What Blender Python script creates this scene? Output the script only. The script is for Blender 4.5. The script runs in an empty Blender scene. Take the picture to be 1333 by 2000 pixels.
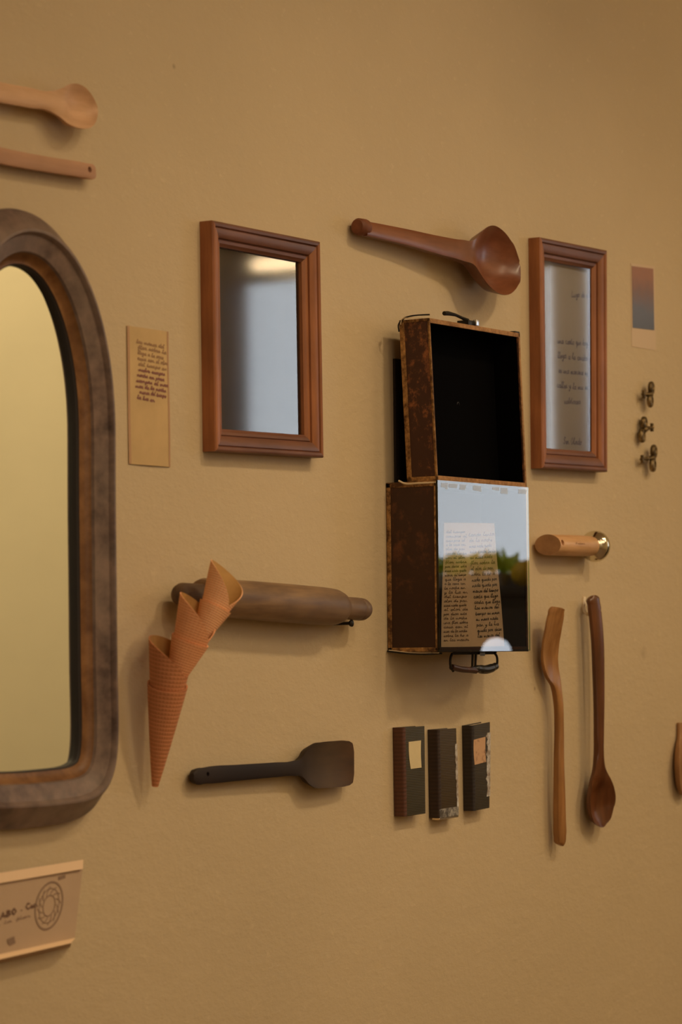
import bpy, bmesh, math, random
from mathutils import Vector as V, Matrix
random.seed(7)
S = bpy.context.scene
COL = S.collection

# ------------------------------------------------------------------ camera
F = 5930.0; TH = math.radians(33); PT = math.atan(278 / F); RO = 0.010; DIST = 3.95; ZC = 1.55
CAM = V((-DIST * math.cos(TH), -DIST * math.sin(TH), ZC))
FW = V((math.cos(TH) * math.cos(PT), math.sin(TH) * math.cos(PT), math.sin(PT)))
r0 = FW.cross(V((0, 0, 1))).normalized(); u0 = r0.cross(FW)
RT = r0 * math.cos(RO) - u0 * math.sin(RO); UP = u0 * math.cos(RO) + r0 * math.sin(RO)
cd = bpy.data.cameras.new('camera'); cam = bpy.data.objects.new('camera', cd); COL.objects.link(cam)
m = Matrix((RT, UP, -FW)).transposed().to_4x4(); m.translation = CAM
cam.matrix_world = m
cd.sensor_fit = 'VERTICAL'; cd.sensor_height = 24; cd.sensor_width = 16; cd.lens = F / 2000 * 24
cd.clip_start = 0.05; cd.clip_end = 60
cd.dof.use_dof = True; cd.dof.focus_distance = 4.02; cd.dof.aperture_fstop = 4.0
S.camera = cam

# ------------------------------------------------------------------ world, lights, exposure
S.view_settings.view_transform = 'Standard'; S.view_settings.look = 'None'
S.view_settings.gamma = 1; S.view_settings.use_curve_mapping = False; S.view_settings.exposure = 0.0
w = bpy.data.worlds.new('world'); S.world = w; w.use_nodes = True
bg = w.node_tree.nodes['Background']; bg.inputs[0].default_value = (0.86, 0.93, 1.0, 1); bg.inputs[1].default_value = 3.2
WARM = (1.0, 0.765, 0.47)
def spot(name, loc, tgt, power, size, deg, blend, col=WARM):
    l = bpy.data.lights.new(name, 'SPOT'); l.energy = power; l.shadow_soft_size = size
    l.spot_size = math.radians(deg); l.spot_blend = blend; l.color = col
    o = bpy.data.objects.new(name, l); COL.objects.link(o); o.location = loc
    o.rotation_euler = (V(tgt) - V(loc)).to_track_quat('-Z', 'Y').to_euler(); return o
def area(name, loc, tgt, power, sx, sy, col=WARM):
    l = bpy.data.lights.new(name, 'AREA'); l.energy = power; l.shape = 'RECTANGLE'; l.size = sx; l.size_y = sy; l.color = col
    o = bpy.data.objects.new(name, l); COL.objects.link(o); o.location = loc
    o.rotation_euler = (V(tgt) - V(loc)).to_track_quat('-Z', 'Y').to_euler(); return o
spot('spot_light', (0.15, -1.75, 3.40), (0.15, 0, 1.15), 54, 0.10, 62, 1.0)
spot('spot_light', (-0.75, -1.75, 3.40), (-0.6, 0, 1.15), 25, 0.10, 62, 1.0)
spot('spot_light', (1.35, -1.75, 3.40), (1.1, 0, 1.15), 30, 0.10, 62, 1.0)
area('added_fill_light', (-1.2, -2.9, 3.45), (-0.6, -1.6, 0), 30, 2.4, 1.6)  # unseen fill light added to lift the ambient level
area('added_fill_light', (1.35, -2.75, 3.5), (2.5, -2.6, 1.7), 40, 0.7, 1.0)  # added light that brightens the right wall reflected in the mirror
area('front_fill_light', (-3.6, -4.2, 2.6), (0.2, 0, 1.6), 25, 1.6, 1.6, (1.0, 0.80, 0.57))  # large soft fill added from the camera side

# ------------------------------------------------------------------ helpers
def ray(px, py): return (FW * F + RT * (px - 666.5) - UP * (py - 1000)).normalized()
def P(px, py, h=0.0):
    """point seen at photo pixel (px,py) lying h metres in front of the wall plane y=0"""
    d = ray(px, py); t = (-h - CAM.y) / d.y; return CAM + d * t
def M(px, py, n, h=0.0): return n * (P(px, py, h) - CAM).dot(FW) / F      # n pixels -> metres there
def lin(c): c /= 255.0; return c / 12.92 if c <= 0.04045 else ((c + 0.055) / 1.055) ** 2.4
WALLPX = (160, 125, 82); WALLALB = (0.595, 0.465, 0.292)
def A(r, g, b, k=1.0):
    return tuple(min(0.95, lin(c) / lin(wp) * wa * k) for c, wp, wa in zip((r, g, b), WALLPX, WALLALB)) + (1,)

def link(name, me, mat, parent, loc, smooth, angle):
    if mat: me.materials.append(mat)
    o = bpy.data.objects.new(name, me); COL.objects.link(o)
    if parent is not None: o.parent = parent
    else: o.location = loc
    if smooth:
        for p in me.polygons: p.use_smooth = True
        me.set_sharp_from_angle(angle=math.radians(angle))
    return o
def origin_of(parent):
    l = V((0, 0, 0))
    while parent is not None: l += parent.location; parent = parent.parent
    return l
def mk(name, verts, faces, mat, parent=None, loc=None, smooth=False, angle=35):
    vs = [V(v) for v in verts]
    if parent is not None: base = origin_of(parent)
    else: base = V(loc) if loc is not None else sum(vs, V((0, 0, 0))) / len(vs)
    me = bpy.data.meshes.new(name); me.from_pydata([v - base for v in vs], [], faces)
    bm = bmesh.new(); bm.from_mesh(me); bmesh.ops.recalc_face_normals(bm, faces=bm.faces); bm.to_mesh(me); bm.free()
    return link(name, me, mat, parent, base, smooth, angle)
def mkbm(name, bm, mat, parent=None, loc=None, smooth=False, angle=35):
    bmesh.ops.recalc_face_normals(bm, faces=bm.faces)
    if parent is not None: base = origin_of(parent)
    else: base = V(loc) if loc is not None else sum((v.co for v in bm.verts), V((0, 0, 0))) / len(bm.verts)
    for v in bm.verts: v.co -= base
    me = bpy.data.meshes.new(name); bm.to_mesh(me); bm.free()
    return link(name, me, mat, parent, base, smooth, angle)
def thing(name, label, cat, loc, group=None):
    o = bpy.data.objects.new(name, None); COL.objects.link(o); o.location = loc; o.empty_display_size = 0.02
    return tag(o, label, cat, group)
def tag(o, label, cat, group=None):
    o['label'] = label; o['category'] = cat
    if group: o['group'] = group
    return o
def struct(o): o['kind'] = 'structure'; return o

def loft(rings, closed=True, caps=True, loop=False):
    n = len(rings[0]); vs = [p for r in rings for p in r]; fs = []
    k = len(rings)
    for i in range(k if loop else k - 1):
        a = i * n; b = ((i + 1) % k) * n
        for j in range(n if closed else n - 1):
            j2 = (j + 1) % n; fs.append((a + j, a + j2, b + j2, b + j))
    if caps and closed and not loop:
        fs.append(tuple(range(n))[::-1]); fs.append(tuple((k - 1) * n + j for j in range(n)))
    return vs, fs
def cr(pts, m=8):
    """smooth curve through tuples, tangents weighted by chord length so uneven spacing never overshoots"""
    k = len(pts); q = min(3, len(pts[0]))
    d = [max(1e-9, math.sqrt(sum((b - a) ** 2 for a, b in zip(pts[i][:q], pts[i + 1][:q])))) for i in range(k - 1)]
    sl = [[(b - a) / d[i] for a, b in zip(pts[i], pts[i + 1])] for i in range(k - 1)]
    tg = []
    for i in range(k):
        if i == 0: tg.append(sl[0])
        elif i == k - 1: tg.append(sl[-1])
        else: tg.append([(a * d[i] + b * d[i - 1]) / (d[i] + d[i - 1]) for a, b in zip(sl[i - 1], sl[i])])
    out = []
    for i in range(k - 1):
        for s in range(m):
            t = s / m; h0 = 2 * t ** 3 - 3 * t * t + 1; h1 = t ** 3 - 2 * t * t + t; h2 = 3 * t * t - 2 * t ** 3; h3 = t ** 3 - t * t
            out.append(tuple(h0 * a + h1 * d[i] * u + h2 * b + h3 * d[i] * v for a, b, u, v in zip(pts[i], pts[i + 1], tg[i], tg[i + 1])))
    out.append(tuple(pts[-1])); return out
def bevel_hexa(c, mat, name, parent=None, bev=0.001, seg=2, loc=None, smooth=True):
    """8 corners: 4 front (ring) then 4 back (same order)"""
    bm = bmesh.new(); v = [bm.verts.new(p) for p in c]
    for f in ((0, 1, 2, 3), (7, 6, 5, 4), (0, 4, 5, 1), (1, 5, 6, 2), (2, 6, 7, 3), (3, 7, 4, 0)): bm.faces.new([v[i] for i in f])
    if bev > 0: bmesh.ops.bevel(bm, geom=bm.edges[:], offset=bev, segments=seg, affect='EDGES', profile=0.6)
    return mkbm(name, bm, mat, parent, loc, smooth, 40)
def box(lo, hi):
    x0, y0, z0 = lo; x1, y1, z1 = hi
    return [(x0, y0, z1), (x1, y0, z1), (x1, y0, z0), (x0, y0, z0), (x0, y1, z1), (x1, y1, z1), (x1, y1, z0), (x0, y1, z0)]
BF = [(0, 1, 2, 3), (7, 6, 5, 4), (0, 4, 5, 1), (1, 5, 6, 2), (2, 6, 7, 3), (3, 7, 4, 0)]
def boxes(lst):
    vs = []; fs = []
    for lo, hi in lst:
        b = len(vs); vs += box(lo, hi); fs += [tuple(b + i for i in f) for f in BF]
    return vs, fs
def tube(pts, rad, n=8, closed=False):
    pts = [V(p) for p in pts]; k = len(pts); rings = []; prev = None
    for i, p in enumerate(pts):
        a = pts[(i - 1) % k] if closed or i > 0 else p; b = pts[(i + 1) % k] if closed or i < k - 1 else p
        t = (b - a).normalized()
        if prev is None: prev = V((0, -1, 0)) if abs(t.y) < 0.8 else V((0, 0, 1))
        e = (prev - t * prev.dot(t)).normalized(); f = t.cross(e); prev = e
        rr = rad[i] if isinstance(rad, (list, tuple)) else rad
        rings.append([p + (e * math.cos(q) + f * math.sin(q)) * rr for q in (2 * math.pi * j / n for j in range(n))])
    return loft(rings, True, True, closed)
def lathe(prof, a, ax, n=32, e=None):
    """prof: (distance along ax from a, radius)"""
    a = V(a); ax = V(ax).normalized()
    e = V(e) if e is not None else (V((0, -1, 0)) if abs(ax.y) < .9 else V((0, 0, 1))); e = (e - ax * e.dot(ax)).normalized(); f = ax.cross(e)
    rings = [[a + ax * s + (e * math.cos(q) + f * math.sin(q)) * max(r, 1e-5) for q in (2 * math.pi * j / n for j in range(n))] for s, r in prof]
    return loft(rings)
def cut(o, cutter_vf):
    """real hole: boolean difference, cutter discarded"""
    vs, fs = cutter_vf; base = origin_of(o)
    me = bpy.data.meshes.new('hole_cutter'); me.from_pydata([V(v) - base for v in vs], [], fs)
    bm = bmesh.new(); bm.from_mesh(me); bmesh.ops.recalc_face_normals(bm, faces=bm.faces); bm.to_mesh(me); bm.free()
    c = bpy.data.objects.new('hole_cutter', me); COL.objects.link(c); c.location = base
    md = o.modifiers.new('hole', 'BOOLEAN'); md.operation = 'DIFFERENCE'; md.object = c; md.solver = 'EXACT'
    bpy.context.view_layer.update()
    new = bpy.data.meshes.new_from_object(o.evaluated_get(bpy.context.evaluated_depsgraph_get()))
    o.modifiers.clear(); o.data = new
    bpy.data.objects.remove(c); bpy.data.meshes.remove(me)
    for p in new.polygons: p.use_smooth = True
    new.set_sharp_from_angle(angle=math.radians(40))

# ------------------------------------------------------------------ materials
def nm(name):
    mt = bpy.data.materials.new(name); mt.use_nodes = True; nt = mt.node_tree
    return mt, nt, nt.nodes['Principled BSDF'], nt.nodes.new, nt.links.new
def coords(nt, scale=(1, 1, 1), rot=(0, 0, 0)):
    tc = nt.nodes.new('ShaderNodeTexCoord'); mp = nt.nodes.new('ShaderNodeMapping')
    mp.inputs['Scale'].default_value = scale; mp.inputs['Rotation'].default_value = rot
    nt.links.new(tc.outputs['Object'], mp.inputs['Vector']); return mp.outputs['Vector']
def noise(nt, vec, scale, detail=4, rough=0.55):
    n = nt.nodes.new('ShaderNodeTexNoise'); n.inputs['Scale'].default_value = scale; n.inputs['Detail'].default_value = detail
    n.inputs['Roughness'].default_value = rough; nt.links.new(vec, n.inputs['Vector']); return n.outputs[0]
def ramp(nt, fac, stops):
    r = nt.nodes.new('ShaderNodeValToRGB'); els = r.color_ramp.elements
    while len(els) < len(stops): els.new(0.5)
    for e, (p, c) in zip(els, stops): e.position = p; e.color = c
    nt.links.new(fac, r.inputs[0]); return r.outputs[0]
def bump(nt, b, h, strength, dist):
    n = nt.nodes.new('ShaderNodeBump'); n.inputs['Strength'].default_value = strength; n.inputs['Distance'].default_value = dist
    nt.links.new(h, n.inputs['Height']); nt.links.new(n.outputs[0], b.inputs['Normal'])
def mixc(nt, fac, a, b):
    n = nt.nodes.new('ShaderNodeMix'); n.data_type = 'RGBA'
    if hasattr(fac, 'links'): nt.links.new(fac, n.inputs[0])
    else: n.inputs[0].default_value = fac
    for i, c in ((6, a), (7, b)):
        if hasattr(c, 'links'): nt.links.new(c, n.inputs[i])
        else: n.inputs[i].default_value = c
    return n.outputs[2]
def wood(name, c0, c1, axis='x', rough=0.5, k=1.0, spec=0.4, patch=None):
    mt, nt, b, N, L = nm(name)
    sc = {'x': (6, 60, 60), 'z': (60, 60, 6), 'd': (40, 40, 40)}[axis]
    v = coords(nt, sc); n1 = noise(nt, v, 1.2, 5, 0.6)
    c = ramp(nt, n1, [(0.3, c0), (0.7, c1)])
    n2 = noise(nt, coords(nt), 9, 3)
    c = mixc(nt, ramp(nt, n2, [(0.42, (0, 0, 0, 1)), (0.75, (0.6, 0.6, 0.6, 1))]), c, patch or tuple(x * 0.6 for x in c0[:3]) + (1,))
    L(c, b.inputs['Base Color']); b.inputs['Roughness'].default_value = rough; b.inputs['Specular IOR Level'].default_value = spec
    bump(nt, b, n1, 0.25 * k, 0.0015); return mt
def plain(name, c, rough=0.6, metal=0, spec=0.4, nz=0.0, nscale=40):
    mt, nt, b, N, L = nm(name)
    if nz:
        f = noise(nt, coords(nt), nscale, 5)
        L(ramp(nt, f, [(0.3, tuple(x * (1 - nz) for x in c[:3]) + (1,)), (0.7, tuple(min(.95, x * (1 + nz)) for x in c[:3]) + (1,))]), b.inputs['Base Color'])
        bump(nt, b, f, 0.3, 0.001)
    else: b.inputs['Base Color'].default_value = c
    b.inputs['Roughness'].default_value = rough; b.inputs['Metallic'].default_value = metal; b.inputs['Specular IOR Level'].default_value = spec
    return mt
def worn(name, base, wear, lo, hi, scale, rough=0.6, k=0.5, spec=0.35):
    mt, nt, b, N, L = nm(name)
    v = coords(nt); f = noise(nt, v, scale, 9, 0.72); g = noise(nt, v, scale * 0.22, 4)
    ad = N('ShaderNodeMath'); ad.operation = 'MULTIPLY_ADD'; L(g, ad.inputs[0]); ad.inputs[1].default_value = 0.6; L(f, ad.inputs[2])
    c = ramp(nt, ad.outputs[0], [(lo, base), (hi, wear)])
    L(c, b.inputs['Base Color']); b.inputs['Roughness'].default_value = rough; b.inputs['Specular IOR Level'].default_value = spec
    bump(nt, b, f, k, 0.0015); return mt
def glass(name, gain=1.8, tint=(1, 1, 1, 1), rough=0.0):
    mt = bpy.data.materials.new(name); mt.use_nodes = True; nt = mt.node_tree; nt.nodes.clear(); N = nt.nodes.new; L = nt.links.new
    out = N('ShaderNodeOutputMaterial'); tr = N('ShaderNodeBsdfTransparent'); tr.inputs[0].default_value = tint
    gl = N('ShaderNodeBsdfGlossy'); gl.inputs['Roughness'].default_value = rough; gl.inputs[0].default_value = (1, 1, 1, 1)
    fr = N('ShaderNodeFresnel'); fr.inputs[0].default_value = 1.5
    mu = N('ShaderNodeMath'); mu.operation = 'MULTIPLY'; mu.use_clamp = True; L(fr.outputs[0], mu.inputs[0]); mu.inputs[1].default_value = gain
    mx = N('ShaderNodeMixShader'); L(mu.outputs[0], mx.inputs[0]); L(tr.outputs[0], mx.inputs[1]); L(gl.outputs[0], mx.inputs[2])
    L(mx.outputs[0], out.inputs[0]); return mt
def emit(name, c, s):
    mt, nt, b, N, L = nm(name); b.inputs['Base Color'].default_value = (0.8, 0.8, 0.8, 1)
    b.inputs['Emission Color'].default_value = c; b.inputs['Emission Strength'].default_value = s; return mt

# plaster
def plaster(name, c, stains=()):
    mt, nt, b, N, L = nm(name)
    v = coords(nt); big = noise(nt, v, 1.6, 5, 0.6); fine = noise(nt, coords(nt, (1, 1, 1.5)), 55, 6, 0.65); med = noise(nt, coords(nt, (1, 1, 2)), 11, 5, 0.7)
    col = ramp(nt, big, [(0.3, tuple(x * 0.93 for x in c[:3]) + (1,)), (0.7, tuple(x * 1.05 for x in c[:3]) + (1,))])
    col = mixc(nt, ramp(nt, fine, [(0.60, (0, 0, 0, 1)), (0.75, (0.25, 0.25, 0.25, 1))]), col, (0.85, 0.70, 0.46, 1))
    for p, r, st, sc in stains:
        vd = N('ShaderNodeVectorMath'); vd.operation = 'DISTANCE'; g = N('ShaderNodeNewGeometry')
        L(g.outputs['Position'], vd.inputs[0]); vd.inputs[1].default_value = p
        no = noise(nt, v, 60, 3); ad = N('ShaderNodeMath'); ad.operation = 'MULTIPLY_ADD'; L(no, ad.inputs[0]); ad.inputs[1].default_value = r * 0.9; L(vd.outputs['Value'], ad.inputs[2])
        mr = N('ShaderNodeMapRange'); L(ad.outputs[0], mr.inputs[0]); mr.inputs[1].default_value = r * 1.5; mr.inputs[2].default_value = r * 0.5
        mr.inputs[3].default_value = 0; mr.inputs[4].default_value = st
        col = mixc(nt, mr.outputs[0], col, sc)
    L(col, b.inputs['Base Color']); b.inputs['Roughness'].default_value = 0.62; b.inputs['Specular IOR Level'].default_value = 0.3
    ad = N('ShaderNodeMath'); ad.operation = 'MULTIPLY_ADD'; L(med, ad.inputs[0]); ad.inputs[1].default_value = 1.5; L(fine, ad.inputs[2])
    bump(nt, b, ad.outputs[0], 0.28, 0.004); return mt

WALLC = WALLALB + (1,)
M_wall = plaster('ochre_plaster', WALLC, [(P(1257, 1275), 0.012, 0.35, A(110, 78, 50)), (P(1045, 1345), 0.004, 0.6, A(95, 65, 42)), (P(340, 130), 0.004, 0.5, A(100, 72, 45))])
M_wall2 = plaster('cream_plaster', (0.74, 0.66, 0.47, 1))
M_floor = plain('floor_tile', (0.25, 0.17, 0.11, 1), 0.5)
M_ceil = plain('ceiling_paint', (0.7, 0.58, 0.42, 1), 0.9)

# ------------------------------------------------------------------ the room
XR = 2.5; XL = -4.7; YB = -4.6; ZT = 3.6
vs, fs = boxes([((XL, 0, 0), (XR + .05, 0.15, ZT))]); o = struct(mk('wall_back', vs, fs, M_wall))
vs, fs = boxes([((XL - .15, YB - .15, -0.1), (XR + .05, 0.15, 0))]); struct(mk('floor', vs, fs, M_floor))
vs, fs = boxes([((XL - .15, YB - .15, ZT), (XR + .05, 0.15, ZT + .1))]); struct(mk('ceiling', vs, fs, M_ceil))
vs, fs = boxes([((XL - .15, YB, 0), (XL, 0.15, ZT))]); struct(mk('wall_left', vs, fs, M_wall2))
vs, fs = boxes([((XL - .15, YB - .15, 0), (XR + .05, YB, ZT))]); struct(mk('wall_front', vs, fs, M_wall2))
WA = (-1.945, -1.24, 1.60, 2.44); WB = (-1.14, -0.95, 1.60, 2.42)      # window openings (y0,y1,z0,z1)
vs, fs = boxes([((XR, YB, 0), (XR + .05, 0, 1.60)), ((XR, YB, 1.60), (XR + .05, WA[0], ZT)), ((XR, WA[0], WA[3]), (XR + .05, WA[1], ZT)),
                ((XR, WA[1], 1.60), (XR + .05, WB[0], ZT)), ((XR, WB[0], WB[3]), (XR + .05, WB[1], ZT)), ((XR, WB[1], 1.60), (XR + .05, 0, ZT))])
struct(mk('wall_right', vs, fs, M_wall2))
M_wp = plain('white_paint', (0.62, 0.62, 0.60, 1), 0.5); M_win = glass('window_glass', 1.0)
for i, (y0, y1, z0, z1) in enumerate((WA, WB)):
    r = thing('window_%d' % (i + 1), '', '', (XR + .03, (y0 + y1) / 2, z0)); del r['label'], r['category']; struct(r)
    t = 0.02
    vs, fs = boxes([((XR + .01, y0, z0), (XR + .045, y0 + t, z1)), ((XR + .01, y1 - t, z0), (XR + .045, y1, z1)),
                    ((XR + .01, y0 + t, z0), (XR + .045, y1 - t, z0 + t)), ((XR + .01, y0 + t, z1 - t), (XR + .045, y1 - t, z1))])
    mk('window_frame', vs, fs, M_wp, r)
    vs, fs = boxes([((XR + .028, y0 + t, z0 + t), (XR + .032, y1 - t, z1 - t))]); mk('window_pane', vs, fs, M_win, r)

# ------------------------------------------------------------------ mirror with arched frame
low = [(217, 950), (219, 1150), (221, 1330), (223, 1420), (221, 1480), (212, 1530), (188, 1578), (150, 1604), (100, 1613), (40, 1620)]
HM = 0.013; ap = P(38, 406, HM); sprg = P(217, 850, HM); xc = ap.x; zs = sprg.z; aa = sprg.x - xc; bb = ap.z - zs
half = []
for k in range(40):                                       # upper part: half of a slightly squared ellipse
    t = math.pi / 2 * k / 40; half.append((xc + aa * math.sin(t) ** (2 / 2.1), zs + bb * max(0, math.cos(t)) ** (2 / 2.1)))
half += [(p.x, p.z) for p in cr([tuple(sprg)] + [tuple(P(a, b, HM)) for a, b in low], 5) for p in [V(p)]]
zb = half[-1][1]; half.append((xc, zb))
full = half + [(2 * xc - x, z) for x, z in half[-2:0:-1]]
def offset_loop(lp, d):
    n = len(lp); out = []
    for i in range(n):
        ax, az = lp[i - 3]; bx, bz = lp[(i + 3) % n]; tx, tz = bx - ax, bz - az; l = math.hypot(tx, tz)
        out.append((lp[i][0] + tz / l * d, lp[i][1] - tx / l * d))
    return out
def resample(lp, n):
    seg = [math.hypot(lp[i][0] - lp[i - 1][0], lp[i][1] - lp[i - 1][1]) for i in range(1, len(lp))] + [math.hypot(lp[0][0] - lp[-1][0], lp[0][1] - lp[-1][1])]
    tot = sum(seg); out = []; i = 0; acc = 0.0
    for k in range(n):
        d = tot * k / n
        while i < len(seg) - 1 and acc + seg[i] < d: acc += seg[i]; i += 1
        t = (d - acc) / max(seg[i], 1e-9); a = lp[i]; b = lp[(i + 1) % len(lp)]; out.append((a[0] + (b[0] - a[0]) * t, a[1] + (b[1] - a[1]) * t))
    return out
def smooth_loop(lp, it=1):
    for _ in range(it): lp = [((lp[i - 1][0] + 2 * lp[i][0] + lp[(i + 1) % len(lp)][0]) / 4, (lp[i - 1][1] + 2 * lp[i][1] + lp[(i + 1) % len(lp)][1]) / 4) for i in range(len(lp))]
    return lp
full = resample(full, 260); full = resample(smooth_loop(full, 12), 260)
cxm = sum(p[0] for p in full) / len(full); czm = sum(p[1] for p in full) / len(full)
sgn = 1
tst = offset_loop(full, 0.01)
if sum(math.hypot(x - cxm, z - czm) for x, z in tst) > sum(math.hypot(x - cxm, z - czm) for x, z in full): sgn = -1
WM = 0.064
prof = [(0.06, 0.0005), (0.02, 0.004), (0.0, 0.010), (0.02, 0.0135), (0.08, 0.0165), (0.22, 0.027), (0.34, 0.0365), (0.40, 0.0395), (0.44, 0.0395), (0.47, 0.037), (0.49, 0.0335), (0.60, 0.031), (0.72, 0.0275), (0.77, 0.0265), (0.79, 0.023)]
prof_old = [(0.06, 0.0005), (0.03, 0.006), (0.0, 0.011), (0.02, 0.015), (0.10, 0.018), (0.30, 0.029), (0.40, 0.034), (0.45, 0.0355), (0.49, 0.034), (0.53, 0.0315), (0.70, 0.027), (0.76, 0.0265), (0.79, 0.023)]
prof2 = [(0.79, 0.023), (0.83, 0.019), (0.90, 0.016), (0.95, 0.0150), (0.97, 0.0148)]
prof3 = [(0.97, 0.0148), (0.98, 0.0135), (1.0, 0.0125), (1.0, 0.004)]
mir = thing('wall_mirror', 'tall arched mirror in a broad worn brown wooden frame at left edge', 'mirror', (xc, 0, zb))
M_mf = wood('worn_dark_wood', A(54, 35, 26), A(102, 72, 52), 'd', 0.45, 1.2, 0.5, A(126, 96, 70))
M_mc = wood('orange_cove', A(80, 42, 14), A(118, 72, 34), 'd', 0.45)
def sweep(profile, name, mat, parent):
    rings = []
    loops = [offset_loop(full, sgn * t * WM) for t, h in profile]
    for i in range(len(full)): rings.append([V((loops[k][i][0], -profile[k][1], loops[k][i][1])) for k in range(len(profile))])
    vs, fs = loft(rings, False, False, True); return mk(name, vs, fs, mat, parent, smooth=True, angle=24)
sweep(prof, 'frame', M_mf, mir); sweep(prof2, 'inner_molding', M_mc, mir); sweep(prof3, 'rebate', plain('rebate_shade', A(30, 20, 14), .6), mir)  # rebate near black, shade of the gap put into its colour
def mirror_mat(name, c, r):
    return plain(name, c, r, 1.0)
lp = offset_loop(full, sgn * WM * 0.99); vs = [V((x, -0.007, z)) for x, z in lp] + [V((cxm, -0.007, czm))]; mk('mirror_glass', vs, [(i, (i + 1) % len(lp), len(lp)) for i in range(len(lp))], mirror_mat('silvered_glass', (0.90, 0.94, 0.86, 1), 0.03), mir)
lp = offset_loop(full, sgn * WM * 0.5); n_ = len(lp)
vs = [V((x, -0.0005, z)) for x, z in lp] + [V((x, -0.003, z)) for x, z in lp]
mk('backing_or_shade_board', vs, [tuple(range(n_)), tuple(range(2 * n_ - 1, n_ - 1, -1))] + [(i, (i + 1) % n_, n_ + (i + 1) % n_, n_ + i) for i in range(n_)], plain('dark_board', (0.03, 0.02, 0.015, 1), 0.9), mir)

# ------------------------------------------------------------------ rectangular frames
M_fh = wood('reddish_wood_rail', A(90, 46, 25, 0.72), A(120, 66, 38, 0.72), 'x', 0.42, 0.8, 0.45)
M_fv = wood('reddish_wood_stile_lit', A(104, 52, 22, 1.05), A(136, 74, 34, 1.05), 'z', 0.42, 0.8, 0.45)  # stiles lighter than rails, side light put into the colour
FP = [(0.0, 0.0), (0.0, 0.9), (0.04, 0.98), (0.10, 1.0), (0.20, 0.97), (0.235, 0.86), (0.25, 0.84), (0.28, 0.90), (0.36, 0.90), (0.62, 0.76), (0.66, 0.72), (0.675, 0.58), (0.70, 0.56), (0.74, 0.62), (0.86, 0.58), (0.92, 0.50), (1.0, 0.44), (1.0, 0.10), (0.5, 0.0)]
def picture_frame(q, depth, W, root):
    a = [P(x, y, depth) for x, y in q]; a = [V((p.x, 0, p.z)) for p in a]
    rings = []
    for i in range(4):
        e = (a[(i + 1) % 4] - a[i]).normalized(); g = (a[i - 1] - a[i]).normalized()
        rings.append([a[i] + (e + g) * (t * W) + V((0, -h * depth - 0.0003, 0)) for t, h in FP])
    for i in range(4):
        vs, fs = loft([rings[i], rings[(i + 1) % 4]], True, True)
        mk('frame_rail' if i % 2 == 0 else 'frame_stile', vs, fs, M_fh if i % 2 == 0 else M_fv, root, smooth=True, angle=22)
    return [r[16] for r in rings]
def pane(c, h0, h1, name, matf, mate, parent):
    """thin pane: corner points c, front at h1, back at h0"""
    f = [V((p.x, -h1, p.z)) for p in c]; b = [V((p.x, -h0, p.z)) for p in c]
    o = mk(name, f + b, BF, None, parent); o.data.materials.append(matf); o.data.materials.append(mate); o.data.materials.append(M_clear if matf in (M_gl, M_glf, M_glf2) else mate)
    for p in o.data.polygons:
        p.material_index = 0 if p.normal.y < -0.5 else (2 if p.normal.y > .5 else 1)
    return o
M_gl = glass('clear_glass', 1.8); M_glf = glass('old_frame_glass', 2.0, rough=0.05); M_glf2 = glass('old_sheet_glass', 1.9, rough=0.045); M_clear = glass('clear_glass_back', 0.0); M_edge = glass('green_glass_edge', 0.6, (0.45, 0.62, 0.48, 1))
M_black = worn('black_backing', (0.012, 0.012, 0.014, 1), (0.05, 0.042, 0.032, 1), 0.7, 1.0, 14, 0.6, 0.1)

f1 = thing('picture_frame', 'square reddish wooden frame with reflective glass between pale note and spoon', 'picture frame', P(510, 885), None)
ic = picture_frame([(416, 430), (626.5, 472), (633.5, 894), (422, 881)], 0.020, 0.0285, f1)
pane(ic, 0.0020, 0.0045, 'glass_pane', M_glf, M_clear, f1)
pane(ic, 0.0004, 0.0014, 'backing_or_shade_board', M_black, M_black, f1)
f2 = thing('picture_frame', 'narrow reddish wooden frame holding a handwritten sheet, right of the open suitcase', 'picture frame', P(1110, 918), None)
ic2 = picture_frame([(1056, 463), (1187, 489), (1188, 922), (1061, 914)], 0.020, 0.030, f2)
pane(ic2, 0.0055, 0.0080, 'glass_pane', M_glf2, M_clear, f2)
pane(ic2, 0.0004, 0.0014, 'backing_or_shade_board', plain('raw_board', A(120, 92, 48), 0.8), plain('raw_board_edge', A(110, 85, 45), 0.8), f2)

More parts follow.
